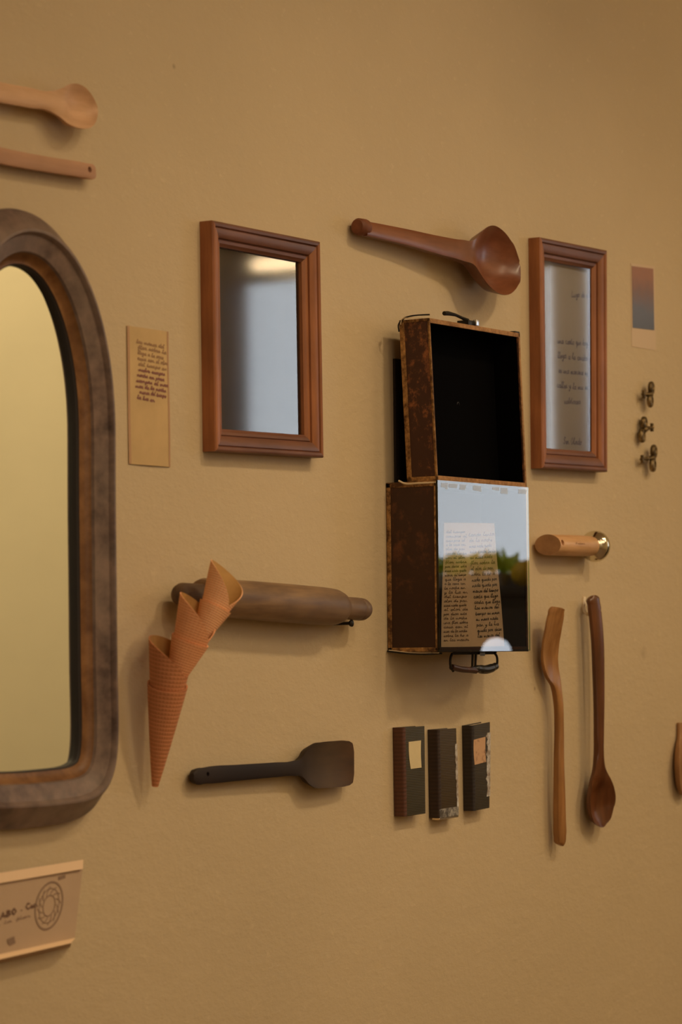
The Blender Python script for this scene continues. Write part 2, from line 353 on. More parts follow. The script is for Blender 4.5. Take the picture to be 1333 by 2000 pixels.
# ------------------------------------------------------------------ handwriting
G = {'a': (1.1, ".9,.9 .5,1 .1,.6 .2,.1 .6,.1 .9,.8 .9,.1 1.1,0"), 'b': (.9, "0,.3 .4,2 .2,.1 .6,0 .8,.6 .4,.8 .9,.7"), 'c': (.9, ".8,.9 .4,1 .1,.5 .4,0 .9,.2"),
     'd': (1.1, ".8,.9 .3,1 .1,.4 .4,0 .8,.5 1,2 .9,.2 1.1,0"), 'e': (.9, "0,.3 .7,.6 .5,1 .2,.6 .4,0 .9,.2"), 'f': (.8, "0,.3 .5,1.9 .7,1.8 .2,-.9 .3,.3 .8,.4"),
     'g': (1, ".8,.9 .3,1 .1,.4 .5,.2 .8,.9 .7,-.9 .2,-.8 1,.2"), 'h': (1, "0,.2 .4,2 .1,0 .4,.9 .7,.9 .7,.1 1,.1"), 'i': (.5, "0,.2 .3,1 .2,.1 .5,.1"),
     'l': (.6, "0,.2 .5,1.9 .3,2 .2,.1 .6,.1"), 'm': (1.5, "0,.8 .1,0 .4,.9 .5,0 .9,.95 1.1,.1 1.5,.1"), 'n': (1.1, "0,.8 .1,0 .5,.95 .8,.1 1.1,.1"),
     'o': (1, ".5,1 .1,.6 .3,0 .8,.3 .7,.9 .4,1 1,.8"), 'p': (1, "0,.7 .2,1 0,-.9 .2,.8 .7,.9 .7,.2 .2,.1 1,.3"), 'q': (1, ".8,.9 .3,1 .1,.4 .5,.2 .8,.9 .6,-1 1,.1"),
     'r': (.8, "0,.2 .2,1 .6,.9 .4,.1 .8,.1"), 's': (.8, "0,.2 .4,1 .6,.4 .3,0 .8,.2"), 't': (.8, "0,.2 .4,1.7 .3,.1 .6,0 .8,.3"), 'u': (1.1, "0,.9 .1,.1 .5,.1 .8,.9 .8,.1 1.1,.1"),
     'v': (.9, "0,.8 .3,0 .7,1 .9,.8"), 'y': (1, "0,.9 .3,.1 .8,.9 .4,-.9 .1,-.7 1,.2"), 'z': (.8, "0,.9 .6,1 .1,0 .8,.2"),
     'A': (1.4, "0,0 .7,2 1.1,0 .9,.7 .3,.7 1.3,.5"), 'B': (1.2, ".1,0 .2,2 .9,1.7 .3,1.1 1,.6 .2,0"), 'C': (1.2, "1,1.7 .5,2 .1,1 .5,0 1.1,.3"), 'L': (1.2, ".3,2 .1,.1 1.1,.2"), 'O': (1.3, ".6,2 .1,1.2 .5,0 1.1,.9 .7,2"),
     'S': (1.2, "1,1.7 .5,2 .3,1.3 .9,.7 .5,0 0,.3"), 'V': (1.2, "0,1.9 .5,0 1.1,2"), '.': (.5, ".2,.5 .35,.5"), 'k': (1, "0,.2 .4,2 .1,0 .3,.6 .8,1 .4,.5 1,0")}
G = {k: (w_, [tuple(map(float, s.split(','))) for s in t.split()]) for k, (w_, t) in G.items()}
def write(surf, lines, name, mat, parent, th=0.0006, off=0.0004):
    """lines: (text, u0, v0, u1, v1, xheight in metres, advance in metres); surf(u,v)->point. strokes are thin ribbons on the sheet"""
    vs = []; fs = []
    e = 1e-3
    for text, u0, v0, u1, v1, xh in lines:
        tot = sum(G[c][0] if c in G else 0.8 for c in text)
        p0 = surf(u0, v0); p1 = surf(u1, v1); ex = (p1 - p0); adv = ex.length / max(tot, 1); ex.normalize()
        dv = surf(u0, v0 + e) - surf(u0, v0); ez = -(dv - ex * dv.dot(ex)).normalized(); nrm = ex.cross(ez)
        if nrm.dot(CAM - p0) < 0: nrm = -nrm
        x = 0
        for c in text:
            if c not in G: x += 0.8; continue
            w_, st = G[c]; jit = random.uniform(-.12, .12)
            pl = []
            for a, b in st:
                s = (x + a) / tot; base = surf(u0 + (u1 - u0) * s, v0 + (v1 - v0) * s)
                pl.append(base + ez * ((b + jit) * xh) + ex * (0.18 * b * xh) + nrm * off)
            for a, b in zip(pl, pl[1:]):
                d = (b - a).normalized(); sd = nrm.cross(d) * (th * random.uniform(.35, .65)); d = d * th * 0.25
                k = len(vs); vs += [a - d + sd, a - d - sd, b + d - sd, b + d + sd]; fs.append((k, k + 1, k + 2, k + 3))
            x += w_
    return mk(name, vs, fs, mat, parent)
WORDS = "una carta que llega a la casa con el olor de pan y la luz en las manos del tiempo su mesa nada queda por decir esta tarde lenta vuelve siempre al mar de la noche sin prisa una flor sobre la hoja".split()
def words(n):
    i = random.randrange(len(WORDS)); s = ''
    while len(s) < n: s += (' ' if s else '') + WORDS[i % len(WORDS)]; i += 1
    return s
def sheet(q, hs, name, mat, parent=None, bow=0.0, nu=8, nv=16, thick=0.0004, wob=0.0):
    """bent paper over quad of photo pixels with depths hs; returns (object, surf)"""
    c = [P(x, y, h) for (x, y), h in zip(q, hs)]
    def surf(u, v):
        p = (c[0] * (1 - u) + c[1] * u) * (1 - v) + (c[3] * (1 - u) + c[2] * u) * v
        return p + V((0, -bow * math.sin(math.pi * u) - wob * math.sin(7 * v + 3 * u), 0))
    fr = [[surf(i / nu, j / nv) for i in range(nu + 1)] for j in range(nv + 1)]
    n = (nu + 1) * (nv + 1); bk = V((0, thick, 0))
    vs = [p for r in fr for p in r]; vs += [p + bk for p in vs]; fs = []
    def I(i, j): return j * (nu + 1) + i
    for j in range(nv):
        for i in range(nu):
            f = (I(i, j), I(i + 1, j), I(i + 1, j + 1), I(i, j + 1)); fs.append(f); fs.append(tuple(n + k for k in f[::-1]))
    rim = [I(i, 0) for i in range(nu)] + [I(nu, j) for j in range(nv)] + [I(i, nv) for i in range(nu, 0, -1)] + [I(0, j) for j in range(nv, 0, -1)]
    for a, b in zip(rim, rim[1:] + rim[:1]): fs.append((a, b, n + b, n + a))
    return mk(name, vs, fs, mat, parent, smooth=True, angle=60), surf

# framed sheet
M_ink = plain('grey_ink', A(70, 62, 58), 0.8); M_ink2 = plain('brown_ink', A(88, 46, 34), 0.8); M_ink3 = plain('black_ink', (0.02, 0.015, 0.012, 1), 0.8)
sq = [(1074, 518), (1160, 536), (1161, 888), (1076, 882)]
o, sf = sheet(sq, [.0022] * 4, 'paper_sheet', plain('framed_paper', A(134, 112, 84), 0.8, nz=.04, nscale=25), f2, 0.0004)
write(sf, [('Lugo de mar', .48, .150, .97, .130, .0044), ('una carta que hoy', .16, .415, .86, .40, .0047), ('llega a la ciudad', .16, .492, .88, .486, .0047), ('es una manana en', .18, .572, .86, .568, .0047),
           ('calles y la mujer', .14, .652, .86, .648, .0047), ('solitaria', .30, .735, .68, .730, .0047), ('Sin Olvido', .28, .955, .70, .952, .0050)], 'handwriting', M_ink, o, 0.0015)

# pale note on the wall
def paper_mat(name, c, edge, k=0.12):
    return plain(name, c, 0.8, nz=k, nscale=18)
q = [(248, 636), (329, 648), (333, 912), (252, 906)]
nt_ = thing('paper_note', 'tall narrow yellowed note with faded brown handwriting between mirror and square frame', 'note', P(290, 910))
o, sf = sheet(q, [.0012, .0016, .0018, .0012], 'paper_sheet', paper_mat('yellowed_paper', A(160, 118, 68), 0), nt_, 0.001, wob=0.0003)
L_ = []
for i in range(11):
    v = .115 + i * .0405; u0 = random.uniform(.17, .27); u1 = random.uniform(.86, .97)
    if i == 0: u0 = .2; u1 = .88
    if i == 10: u1 = .62
    L_.append((words(12 if i < 10 else 7), u0, v, u1, v + .012, .0021))
write(sf, L_[:5], 'handwriting', plain('faded_ink', A(126, 86, 50), 0.8), o, 0.0014)
write(sf, L_[5:], 'handwriting', plain('violet_brown_ink', A(108, 62, 44), 0.8), o, 0.0015)
M_bed = plain('aged_paper_edge', A(146, 100, 62), 0.8)
for (a, b) in (((0.0, 0), (0.05, 1)), ((0.96, 0), (1.0, 1))):      # darkened side margins
    vs = []; n = 14
    for k in range(n + 1): vs += [sf(a[0], k / n) + V((0, -.0003, 0)), sf(b[0], k / n) + V((0, -.0003, 0))]
    mk('stained_margin', vs, [(2 * k, 2 * k + 1, 2 * k + 3, 2 * k + 2) for k in range(n)], M_bed, o)

# ------------------------------------------------------------------ open suitcase
D1 = 0.0815
case = thing('suitcase', 'small worn brown leather suitcase hung open on the wall, lid up, glass over lower half', 'suitcase', P(890, 1275))
M_le = worn('dark_brown_leather', A(46, 22, 10), A(78, 38, 16), 0.84, 1.14, 38, 0.45, 0.3)
M_le2 = worn('scuffed_leather', A(54, 26, 13), A(122, 64, 28), 0.82, 1.08, 95, 0.5, 0.5)
M_ed = worn('worn_orange_edge', A(64, 34, 12), A(160, 104, 48), 0.66, 1.08, 120, 0.7, 0.8)
M_lin = plain('black_lining', (0.0022, 0.002, 0.0024, 1), 0.9, spec=0.03)
M_dark = plain('dark_metal', (0.03, 0.026, 0.022, 1), 0.4, 0.7)
M_thr = plain('pale_thread', A(176, 140, 96), 0.8)
def tray(fr, bk, parent, name, wall_t, mat, lin_mat, inset):
    """open tray: fr = 4 front corners (TL,TR,BR,BL), bk = 4 back corners"""
    for i in range(4):
        j = (i + 1) % 4; k = (i + 2) % 4
        inn = ((fr[k] + fr[(i + 3) % 4]) - (fr[i] + fr[j])).normalized() * wall_t
        c = [fr[i], fr[j], fr[j] + inn, fr[i] + inn, bk[i], bk[j], bk[j] + inn, bk[i] + inn]
        bevel_hexa(c, mat, name, parent, 0.0012, 2)
    bevel_hexa([a * .94 + b * .06 for a, b in zip(bk, fr)] + list(bk), mat, 'back_panel', parent, 0.0005, 1)
    cc = sum(fr, V((0, 0, 0))) / 4
    sh = lambda p, s: p + (cc - p) * s
    L2 = [a * .25 + b * .75 for a, b in zip(fr, bk)]
    fi = [sh(p, inset) for p in fr]; dv = (bk[0] - fr[0]).normalized() * 0.002
    rng = []
    for i in range(4):
        pass
    f_in = [p + dv for p in fi]; b_in = [p + (bk[i] - fr[i]) * .88 for i, p in enumerate(fi)]
    vs = f_in + b_in; fs = [(4, 5, 6, 7)] + [(i, (i + 1) % 4, 4 + (i + 1) % 4, 4 + i) for i in range(4)]
    return mk('lining', vs, fs, lin_mat, parent)
def strip(a, b, w1, w2, t, name, mat, parent, bev=.0006):
    """edge binding from a to b; w1,w2 = two width vectors"""
    a = V(a); b = V(b); c = [a, b, b + w1, a + w1]; c = c + [p + w2 for p in c]; return bevel_hexa(c, mat, name, parent, bev, 2)
fr = [P(857, 941, D1), P(1034, 953, D1), P(1034, 1269, D1), P(859, 1272, D1)]
fz = (fr[0].z + fr[1].z) / 2; bz = (fr[2].z + fr[3].z) / 2; fx0 = (fr[0].x + fr[3].x) / 2; fx1 = (fr[1].x + fr[2].x) / 2
G_T = 0.0025
fr = [V((fx0, -D1 + G_T, fz)), V((fx1, -D1 + G_T, fz)), V((fx1, -D1 + G_T, bz)), V((fx0, -D1 + G_T, bz))]
bk = [V((p.x, -0.0005, p.z)) for p in fr]
tray(fr, bk, case, 'side_panel', 0.005, M_le, plain('paper_lining', (0.10, 0.075, 0.05, 1), 0.8), 0.045)
# worn bindings of the lower half (left end)
X = V((1, 0, 0)); Yv = V((0, 1, 0)); Z = V((0, 0, 1)); o_ = 0.0008
strip(V((fx0 - o_, -.001, fz)), V((fx0 - o_, -.001, bz)), V((0, -0.0065, 0)), X * .004, 0, 'edge_binding', M_ed, case)
strip(V((fx0 - o_, -D1 + .004, fz)), V((fx0 - o_, -D1 + .004, bz)), V((0, 0.0025, 0)), X * .004, 0, 'edge_binding', M_ed, case)
strip(V((fx0 - o_, -.001, fz + o_)), V((fx0 - o_, -D1 + .004, fz + o_)), Z * -0.0072, X * .004, 0, 'edge_binding', M_ed, case)
strip(V((fx0 - o_, -.001, bz - o_)), V((fx0 - o_, -D1 + .004, bz - o_)), Z * 0.0055, X * .004, 0, 'edge_binding', M_ed, case)
strip(V((fx0, -.0795, bz - o_ - .001)), V((fx1, -.0795, bz - o_ - .001)), Yv * 0.012, Z * .003, 0, 'edge_binding', worn('dark_edge', A(36, 22, 12), A(120, 80, 40), .85, 1.1, 90), case)
# loose piping along bottom and top seams
def piping(pp, rad, name, mat): vs, fs = tube(cr([tuple(p) for p in pp], 6), rad, 8); return mk(name, vs, fs, mat, case, smooth=True)
piping([P(757, 1272, .002), P(790, 1276, .028), P(830, 1278, .06), P(864, 1276, .078)], .0012, 'piping', M_dark)
piping([P(760, 1270, .004), P(800, 1274.5, .034), P(858, 1275, .078)], .0007, 'piping', M_thr)
piping([P(779, 939, .022), P(790, 944, .03), P(815, 944, .05), P(852, 942, .078)], .0013, 'piping', M_thr)
# glass over lower half
gc = [V((fx0 - .001, 0, fz + .0015)), V((fx1 + .001, 0, fz + .0015)), V((fx1 + .001, 0, bz - .001)), V((fx0 - .001, 0, bz - .001))]
pane(gc, D1 - G_T, D1, 'glass_pane', M_gl, M_edge, case)
# dried tape residue along the top of the glass
M_tape = bpy.data.materials.new('dried_tape'); M_tape.use_nodes = True; nt = M_tape.node_tree; b_ = nt.nodes['Principled BSDF']; b_.inputs['Base Color'].default_value = (.8, .85, .9, 1)
t_ = nt.nodes.new('ShaderNodeBsdfTransparent'); x_ = nt.nodes.new('ShaderNodeMixShader'); x_.inputs[0].default_value = .32; nt.links.new(t_.outputs[0], x_.inputs[1]); nt.links.new(b_.outputs[0], x_.inputs[2]); nt.links.new(x_.outputs[0], nt.nodes['Material Output'].inputs[0])
bm = bmesh.new(); random.seed(3); xx = fx0 + .008
while xx < fx1 - .012:
    ww = random.uniform(.006, .026); h_ = random.uniform(.003, .0085)
    if random.random() < .8:
        c = [(xx, -D1 - .0003, fz - .002), (xx + ww, -D1 - .0003, fz - .002), (xx + ww * random.uniform(.8, 1.1), -D1 - .0003, fz - .002 - h_), (xx - .001, -D1 - .0003, fz - .002 - h_ * random.uniform(.6, 1.1))]
        bm.faces.new([bm.verts.new(p) for p in c])
    xx += ww + random.uniform(.0, .006)
mkbm('tape_residue', bm, M_tape, case)
# lid
dT = D1 - .0105; dB = D1 - .003; LD = .046
lf = [P(838, 621, dT), P(1015, 636, dT), P(1029, 947, dB), P(854, 940, dB)]
lf[1].z = lf[0].z; lf[2].z = lf[3].z = max(lf[3].z, fz + .001)
lb = [p + V((0, LD, 0)) for p in lf]
tray(lf, lb, case, 'lid_panel', 0.0042, M_le2, M_lin, 0.044)
nv_ = (lf[3] - lf[0]).normalized()
def lidstrip(a, b, w1, w2, mat=M_ed, nme='edge_binding'): strip(a, b, w1, w2, 0, nme, mat, case)
ex = V((-.0008, 0, 0)); fo = V((0, -.0008, 0))
M_rim = worn('frayed_rim', A(96, 56, 26), A(150, 98, 52), .6, 1.0, 160, .8, .9)
lidstrip(lb[0] + ex, lb[3] + ex, V((0, -.0075, 0)), X * .003)
lidstrip(lf[0] + ex + fo, lf[3] + ex + fo, V((0, .003, 0)), X * .003)
lidstrip(lb[3] + ex, lf[3] + ex + fo, -nv_ * .006, X * .003)
lidstrip(lb[0] + ex, lf[0] + ex + fo, nv_ * .004, X * .003)
lidstrip(lf[0] + fo, lf[1] + fo, nv_ * .0062, Yv * .003, M_rim, 'rim_binding')
lidstrip(lf[1] + fo, lf[2] + fo, X * -.0040, Yv * .003, M_rim, 'rim_binding')
lidstrip(lf[3] + fo, lf[2] + fo, nv_ * -.0068, Yv * .003, M_rim, 'rim_binding')
lidstrip(lf[0] + fo, lf[3] + fo, X * .0022, Yv * .003, M_rim, 'rim_binding')
piping([P(780, 648, .03), P(779, 634, .03), P(787, 624, .033), P(805, 617, .05), P(826, 615, .06), P(840, 614.5, .068)], .0011, 'piping', M_dark)
piping([P(783, 634, .032), P(784, 627, .033), P(800, 621, .05), P(826, 620.5, .066)], .0006, 'piping', M_thr)
# faint metal stud inside the lid
st_ = P(895, 792, .0335); vs, fs = tube([st_ + V((.0032 * math.cos(q_), 0, .0045 * math.sin(q_))) for q_ in (2 * math.pi * k / 18 for k in range(18))], .0007, 6, True); mk('lid_eyelet', vs, fs, plain('dull_steel', (.10, .10, .11, 1), .5, .3), case, smooth=True)
# clasp on lid top
b0 = P(905, 632, .05); b0.z = lf[0].z
vs, fs = boxes([((b0.x - .004, b0.y - .012, b0.z), (b0.x + .014, b0.y + .006, b0.z + .009))]); c0 = bevel_hexa(box((b0.x - .006, b0.y - .012, b0.z - .0005), (b0.x + .016, b0.y + .006, b0.z + .0085)), M_dark, 'clasp', case, .001)
vs, fs = tube([P(868, 612, .052), P(876, 612, .052), P(890, 615, .052), P(903, 621, .052), P(914, 626, .052)], [.003, .003, .0022, .0022, .003], 8); mk('clasp_lever', vs, fs, M_dark, c0, smooth=True)
bevel_hexa(box((b0.x + .008, b0.y - .016, b0.z + .002), (b0.x + .017, b0.y - .011, b0.z + .010)), plain('bright_steel', (.6, .62, .66, 1), .25, 1), 'clasp_plate', c0, .0008)
bevel_hexa(box((lf[1].x - .012, lf[1].y, lf[1].z - .001), (lf[1].x + .001, lf[1].y + .012, lf[1].z + .0022)), M_dark, 'corner_guard', case, .0008)
# dark speckled board added behind the lid to stand for its shade
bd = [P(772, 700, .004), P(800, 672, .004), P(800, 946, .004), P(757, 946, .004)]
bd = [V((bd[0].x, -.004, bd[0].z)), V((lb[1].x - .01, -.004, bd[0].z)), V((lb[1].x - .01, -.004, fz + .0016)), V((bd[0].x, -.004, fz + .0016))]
bevel_hexa(bd + [V((p.x, -.0004, p.z)) for p in bd], worn('speckled_lid_shade', (0.022, 0.016, 0.012, 1), A(120, 90, 58), .88, 1.2, 16, .8, .4), 'backing_or_shade_board', case, .0008)
for xx in (.25, .75):      # struts carrying the lid
    pz = lf[0].z * .3 + lf[3].z * .7; px_ = lb[0].x * (1 - xx) + lb[1].x * xx
    bevel_hexa(box((px_ - .01, lb[0].y * .3 + lb[3].y * .7 + .003, pz - .05), (px_ + .01, -.0035, pz + .05)), M_dark, 'lid_strut', case, .001)
# handle at the bottom
hz = bz - .002
def hp(px, py, h=.062): return P(px, py, h)
bevel_hexa([hp(884, 1272), hp(972, 1271), hp(970, 1278), hp(886, 1279)] + [hp(884, 1272, .040), hp(972, 1271, .040), hp(970, 1278, .040), hp(886, 1279, .040)], M_dark, 'handle_plate', case, .0008)
hd = thing('x', '', '', (0, 0, 0)); bpy.data.objects.remove(hd)
vs, fs = tube(cr([tuple(p) for p in (hp(884, 1276), hp(881, 1284), hp(881, 1302), hp(886, 1311))], 5), .0018, 8); hb = mk('handle', vs, fs, M_dark, case, smooth=True)
for pl in ([hp(924, 1277), hp(923, 1304)], [hp(930, 1278), hp(929, 1302)], [hp(966, 1275), hp(971, 1282), hp(970, 1304), hp(964, 1310)]):
    vs, fs = tube(cr([tuple(p) for p in pl], 5), .0017, 8); mk('handle_ring', vs, fs, M_dark, hb, smooth=True)
vs, fs = tube(cr([tuple(p) for p in (hp(883, 1303), hp(900, 1307), hp(922, 1309), hp(930, 1310))], 5), .0042, 10); mk('handle_grip', vs, fs, M_le, hb, smooth=True)
vs, fs = tube(cr([tuple(p) for p in (hp(921, 1306), hp(935, 1306.5), hp(948, 1308), hp(960, 1305), hp(969, 1301))], 6), [.003] * 4 + [.0052] * 4 + [.006] * 12 + [.005] * 5, 10); mk('handle_grip', vs, fs, plain('black_leather', (.018, .015, .013, 1), .35), hb, smooth=True)
bevel_hexa([hp(938, 1272, .064), hp(948, 1272, .064), hp(948, 1281, .064), hp(938, 1281, .064)] + [hp(938, 1272, .058), hp(948, 1272, .058), hp(948, 1281, .058), hp(938, 1281, .058)], plain('grey_steel', (.3, .3, .3, 1), .35, 1), 'handle_clip', case, .0006)

# letter behind the suitcase glass
lt = thing('letter', 'tan two-column handwritten letter standing behind the glass of the suitcase', 'letter', P(925, 1262, .07))
o, sf = sheet([(868, 1021), (966, 1022), (986, 1262), (862, 1264)], [.0745, .0745, .0755, .0755], 'paper_sheet', plain('letter_paper', (.78, .60, .42, 1), .8, nz=.08, nscale=18), lt, .002, wob=.0004)
L_ = []; B_ = []
for i in range(26):
    v = .08 + i * .0348; L_.append((words(10), .03, v + .004, .03 + random.uniform(.34, .38), v, .0019))
for i in range(19):
    v = .10 + i * .0455; a = .44 + .006 * i
    (L_ if i < 8 else B_).append((words(11), a, v + .010, random.uniform(.90, .98), v, .0026))
write(sf, L_, 'handwriting', plain('faded_letter_ink', (.22, .15, .10, 1), .8), o, .0008)
write(sf, B_, 'handwriting', M_ink3, o, .0007)

# ------------------------------------------------------------------ spoons
def utensil(st, name, mat, parent=None, nrm=(0, -1, 0), m=6, th=.0022, sq=2.0, nv=12, smooth_angle=50):
    """st: (px,py,h,halfwidth m,dish m (neg = convex),back m) along the axis; one closed surface"""
    pts = cr([tuple(P(a, b, h)) + (hw, dp, bk_) for a, b, h, hw, dp, bk_ in st], m)
    rings = []; k = len(pts); N0 = V(nrm).normalized()
    for i in range(k):
        p = V(pts[i][:3]); t = (V(pts[min(i + 1, k - 1)][:3]) - V(pts[max(i - 1, 0)][:3])).normalized()
        n = (N0 - t * N0.dot(t)).normalized(); u = t.cross(n)
        hw, dp, bk_ = max(pts[i][3], .0003), pts[i][4], max(pts[i][5], .0002)
        ring = []
        for j in range(nv + 1):
            v = -1 + 2 * j / nv; f = max(0, 1 - (abs(v) / .92) ** 2)
            ring.append(p + u * (v * hw) - n * (dp * (f ** .75 if dp > 0 else f ** .5)))
        for j in range(nv + 1):
            v = 1 - 2 * j / nv; f = max(0, 1 - abs(v) ** sq) ** (1 / sq)
            ring.append(p + u * (v * hw) - n * (th * min(1, hw / .006) + bk_ * f))
        rings.append(ring)
    vs, fs = loft(rings); return mk(name, vs, fs, mat, parent, smooth=True, angle=smooth_angle)

# dark reddish ladle-like spoon
M_ds = wood('dark_reddish_wood', A(100, 46, 20, 0.75), A(128, 66, 34, 0.75), 'x', 0.32, .5, .5)
sp = thing('wooden_spoon', 'big dark reddish-brown wooden serving spoon above the open suitcase', 'spoon', P(860, 480))
utensil([(716, 446, .021, .0098, -.002, .014), (740, 451, .022, .0102, -.002, .015), (800, 464, .026, .0112, -.002, .017), (860, 479, .031, .0130, -.002, .020), (905, 489, .037, .0150, -.001, .024), (928, 494, .042, .0185, .002, .028), (943, 498, .045, .0330, .010, .029),
         (958, 503, .0465, .0440, .021, .032), (975, 508, .0465, .0490, .028, .036), (992, 511, .0455, .0445, .024, .035), (1005, 513, .044, .033, .016, .033), (1013, 514, .0425, .0205, .006, .026), (1016.5, 514.5, .0415, .004, .001, .012)], 'spoon_body', M_ds, sp, (-.25, -1, .12), 6)
vs, fs = lathe([(0, 0), (.001, .009), (.004, .0112), (.018, .0115), (.022, .0105), (.024, .009)], P(697, 442, .015), P(730, 448, .015) - P(697, 442, .015), 20); mk('handle_end', vs, fs, wood('knob_wood', A(78, 36, 16), A(108, 54, 26), 'd', .6), sp, smooth=True)

# pale beech spoon top left
M_be = wood('pale_beech', A(160, 110, 68), A(182, 130, 84), 'x', 0.5, .4, .35, A(148, 100, 60))
sp2 = utensil([(-260, 122, .020, .012, -.003, .010), (-100, 158, .020, .0115, -.003, .010), (0, 180, .020, .0115, -.003, .010), (60, 191, .020, .0115, -.003, .011), (100, 198, .021, .0120, -.002, .012), (118, 201, .025, .0165, .001, .014), (135, 204, .029, .0230, .006, .019),
               (150, 206.5, .0305, .0256, .012, .022), (165, 209, .030, .0250, .0145, .023), (177, 211, .0285, .0208, .012, .021), (185, 212, .0272, .0140, .007, .017), (189.5, 212.5, .0265, .0068, .002, .010), (191.5, 212.8, .026, .0015, .0005, .006)], 'wooden_spoon', M_be, None, (-.35, -1, .05), 6)
tag(sp2, 'pale beech wooden spoon at top left with bowl pointing right', 'spoon')
# beech handle below it
M_be2 = wood('beech_stick', A(140, 92, 58), A(160, 108, 70), 'x', 0.55, .4, .3, A(128, 84, 50))
st2 = utensil([(-420, 190, .017, .004, .001, .006), (-400, 198, .019, .02, .006, .012), (-360, 210, .019, .027, .009, .014), (-300, 226, .018, .019, .003, .013), (-260, 238, .017, .0100, -.001, .013), (-100, 276, .017, .0092, -.0015, .0125), (0, 303, .017, .0090, -.0015, .0125), (100, 322, .017, .0086, -.0015, .0125), (170, 333, .017, .0084, -.0015, .0125), (184, 336, .0165, .0080, -.001, .0115), (187, 336.5, .016, .0062, -.0005, .009)],
              'wooden_spoon', M_be2, None, (0, -1, 0), 5, sq=4.5)
tag(st2, 'plain beech spoon handle with a hole near its end, above the arched mirror', 'spoon')
hx = P(178, 331, .02); cut(st2, lathe([(0, .0036), (.03, .0036)], hx + V((0, -.01, 0)), (0, 1, 0), 14))

# dark spatula
M_sp = wood('blackened_wood', A(34, 24, 20), A(58, 40, 28), 'x', 0.5, .6)
mt_, nt, b_, N_, L2_ = nm('smoked_spatula_wood')
g_ = N_('ShaderNodeNewGeometry'); sx_ = N_('ShaderNodeSeparateXYZ'); L2_(g_.outputs['Position'], sx_.inputs[0])
mr_ = N_('ShaderNodeMapRange'); L2_(sx_.outputs['X'], mr_.inputs[0]); mr_.inputs[1].default_value = P(380, 1510).x; mr_.inputs[2].default_value = P(692, 1490).x
n1_ = noise(nt, coords(nt, (8, 50, 50)), 1.3, 5)
cc_ = ramp(nt, mr_.outputs[0], [(0.0, A(44, 30, 22, .7)), (.25, A(34, 24, 20, .7)), (.55, A(44, 30, 22, .7)), (.75, A(84, 58, 34, .7)), (1.0, A(76, 42, 20, .7))])
L2_(mixc(nt, ramp(nt, n1_, [(.35, (0, 0, 0, 1)), (.7, (.5, .5, .5, 1))]), cc_, A(40, 27, 18)), b_.inputs['Base Color']); b_.inputs['Roughness'].default_value = .6; b_.inputs['Specular IOR Level'].default_value = .2
spt = utensil([(378, 1517, .014, .004, -.001, .004), (384, 1517, .014, .0085, -.002, .008), (400, 1515, .0145, .0098, -.002, .009), (470, 1509, .016, .0098, -.002, .010), (540, 1503.5, .0175, .0092, -.002, .010), (575, 1501, .0185, .0095, -.0015, .010), (592, 1499, .0195, .0125, .0, .011), (602, 1497.5, .0215, .0215, .002, .0125),
               (612, 1496, .0225, .0270, .004, .013), (630, 1494.5, .0225, .0290, .005, .014), (655, 1492.5, .021, .0295, .005, .013), (677, 1491, .019, .0290, .004, .011), (686, 1490.3, .0185, .0270, .002, .008), (690.5, 1490.0, .0182, .0225, .0005, .006), (692.3, 1489.9, .0180, .014, .0, .004)], 'wooden_spatula', mt_, None, (-.1, -1, .0), 6, sq=3)
tag(spt, 'dark smoke-stained wooden spatula with square blade below the rolling pin', 'spatula')
cut(spt, lathe([(0, .0028), (.04, .0028)], P(411, 1512, .02) + V((0, -.012, 0)), (0, 1, 0), 12))

# turner standing upright
M_tu = wood('warm_two_tone_wood', A(126, 72, 28, 0.70), A(164, 104, 50, 0.78), 'z', 0.35, .5, .5)
tu = utensil([(1090.1, 1186, .0347, .012, .0, .003), (1089.7, 1188.5, .0344, .0170, .0, .004), (1088, 1200, .0325, .0205, .001, .005), (1083, 1230, .027, .0215, .001, .006), (1078, 1260, .0215, .0215, .002, .007), (1077, 1285, .019, .0205, .003, .009), (1081, 1310, .0185, .0165, .002, .010), (1090, 1335, .021, .0095, -.001, .010), (1095, 1370, .0215, .0068, -.003, .009), (1097, 1420, .0215, .0062, -.003, .009), (1097, 1480, .0215, .0070, -.003, .010), (1098, 1540, .0215, .0088, -.003, .011),
              (1099, 1600, .0205, .0098, -.003, .012), (1100, 1635, .0195, .0092, -.003, .012), (1100.2, 1648, .0190, .006, -.002, .010), (1100.3, 1652, .0188, .002, -.001, .005)], 'wooden_turner', M_tu, None, (-.05, -1, 0), 6)
tag(tu, 'upright wooden turner with curved blade at top, left of the two hanging utensils', 'spatula')
cut(tu, lathe([(0, .0026), (.04, .0026)], P(1103.5, 1632, .02) + V((0, -.012, 0)), (.35, 1, 0), 12))
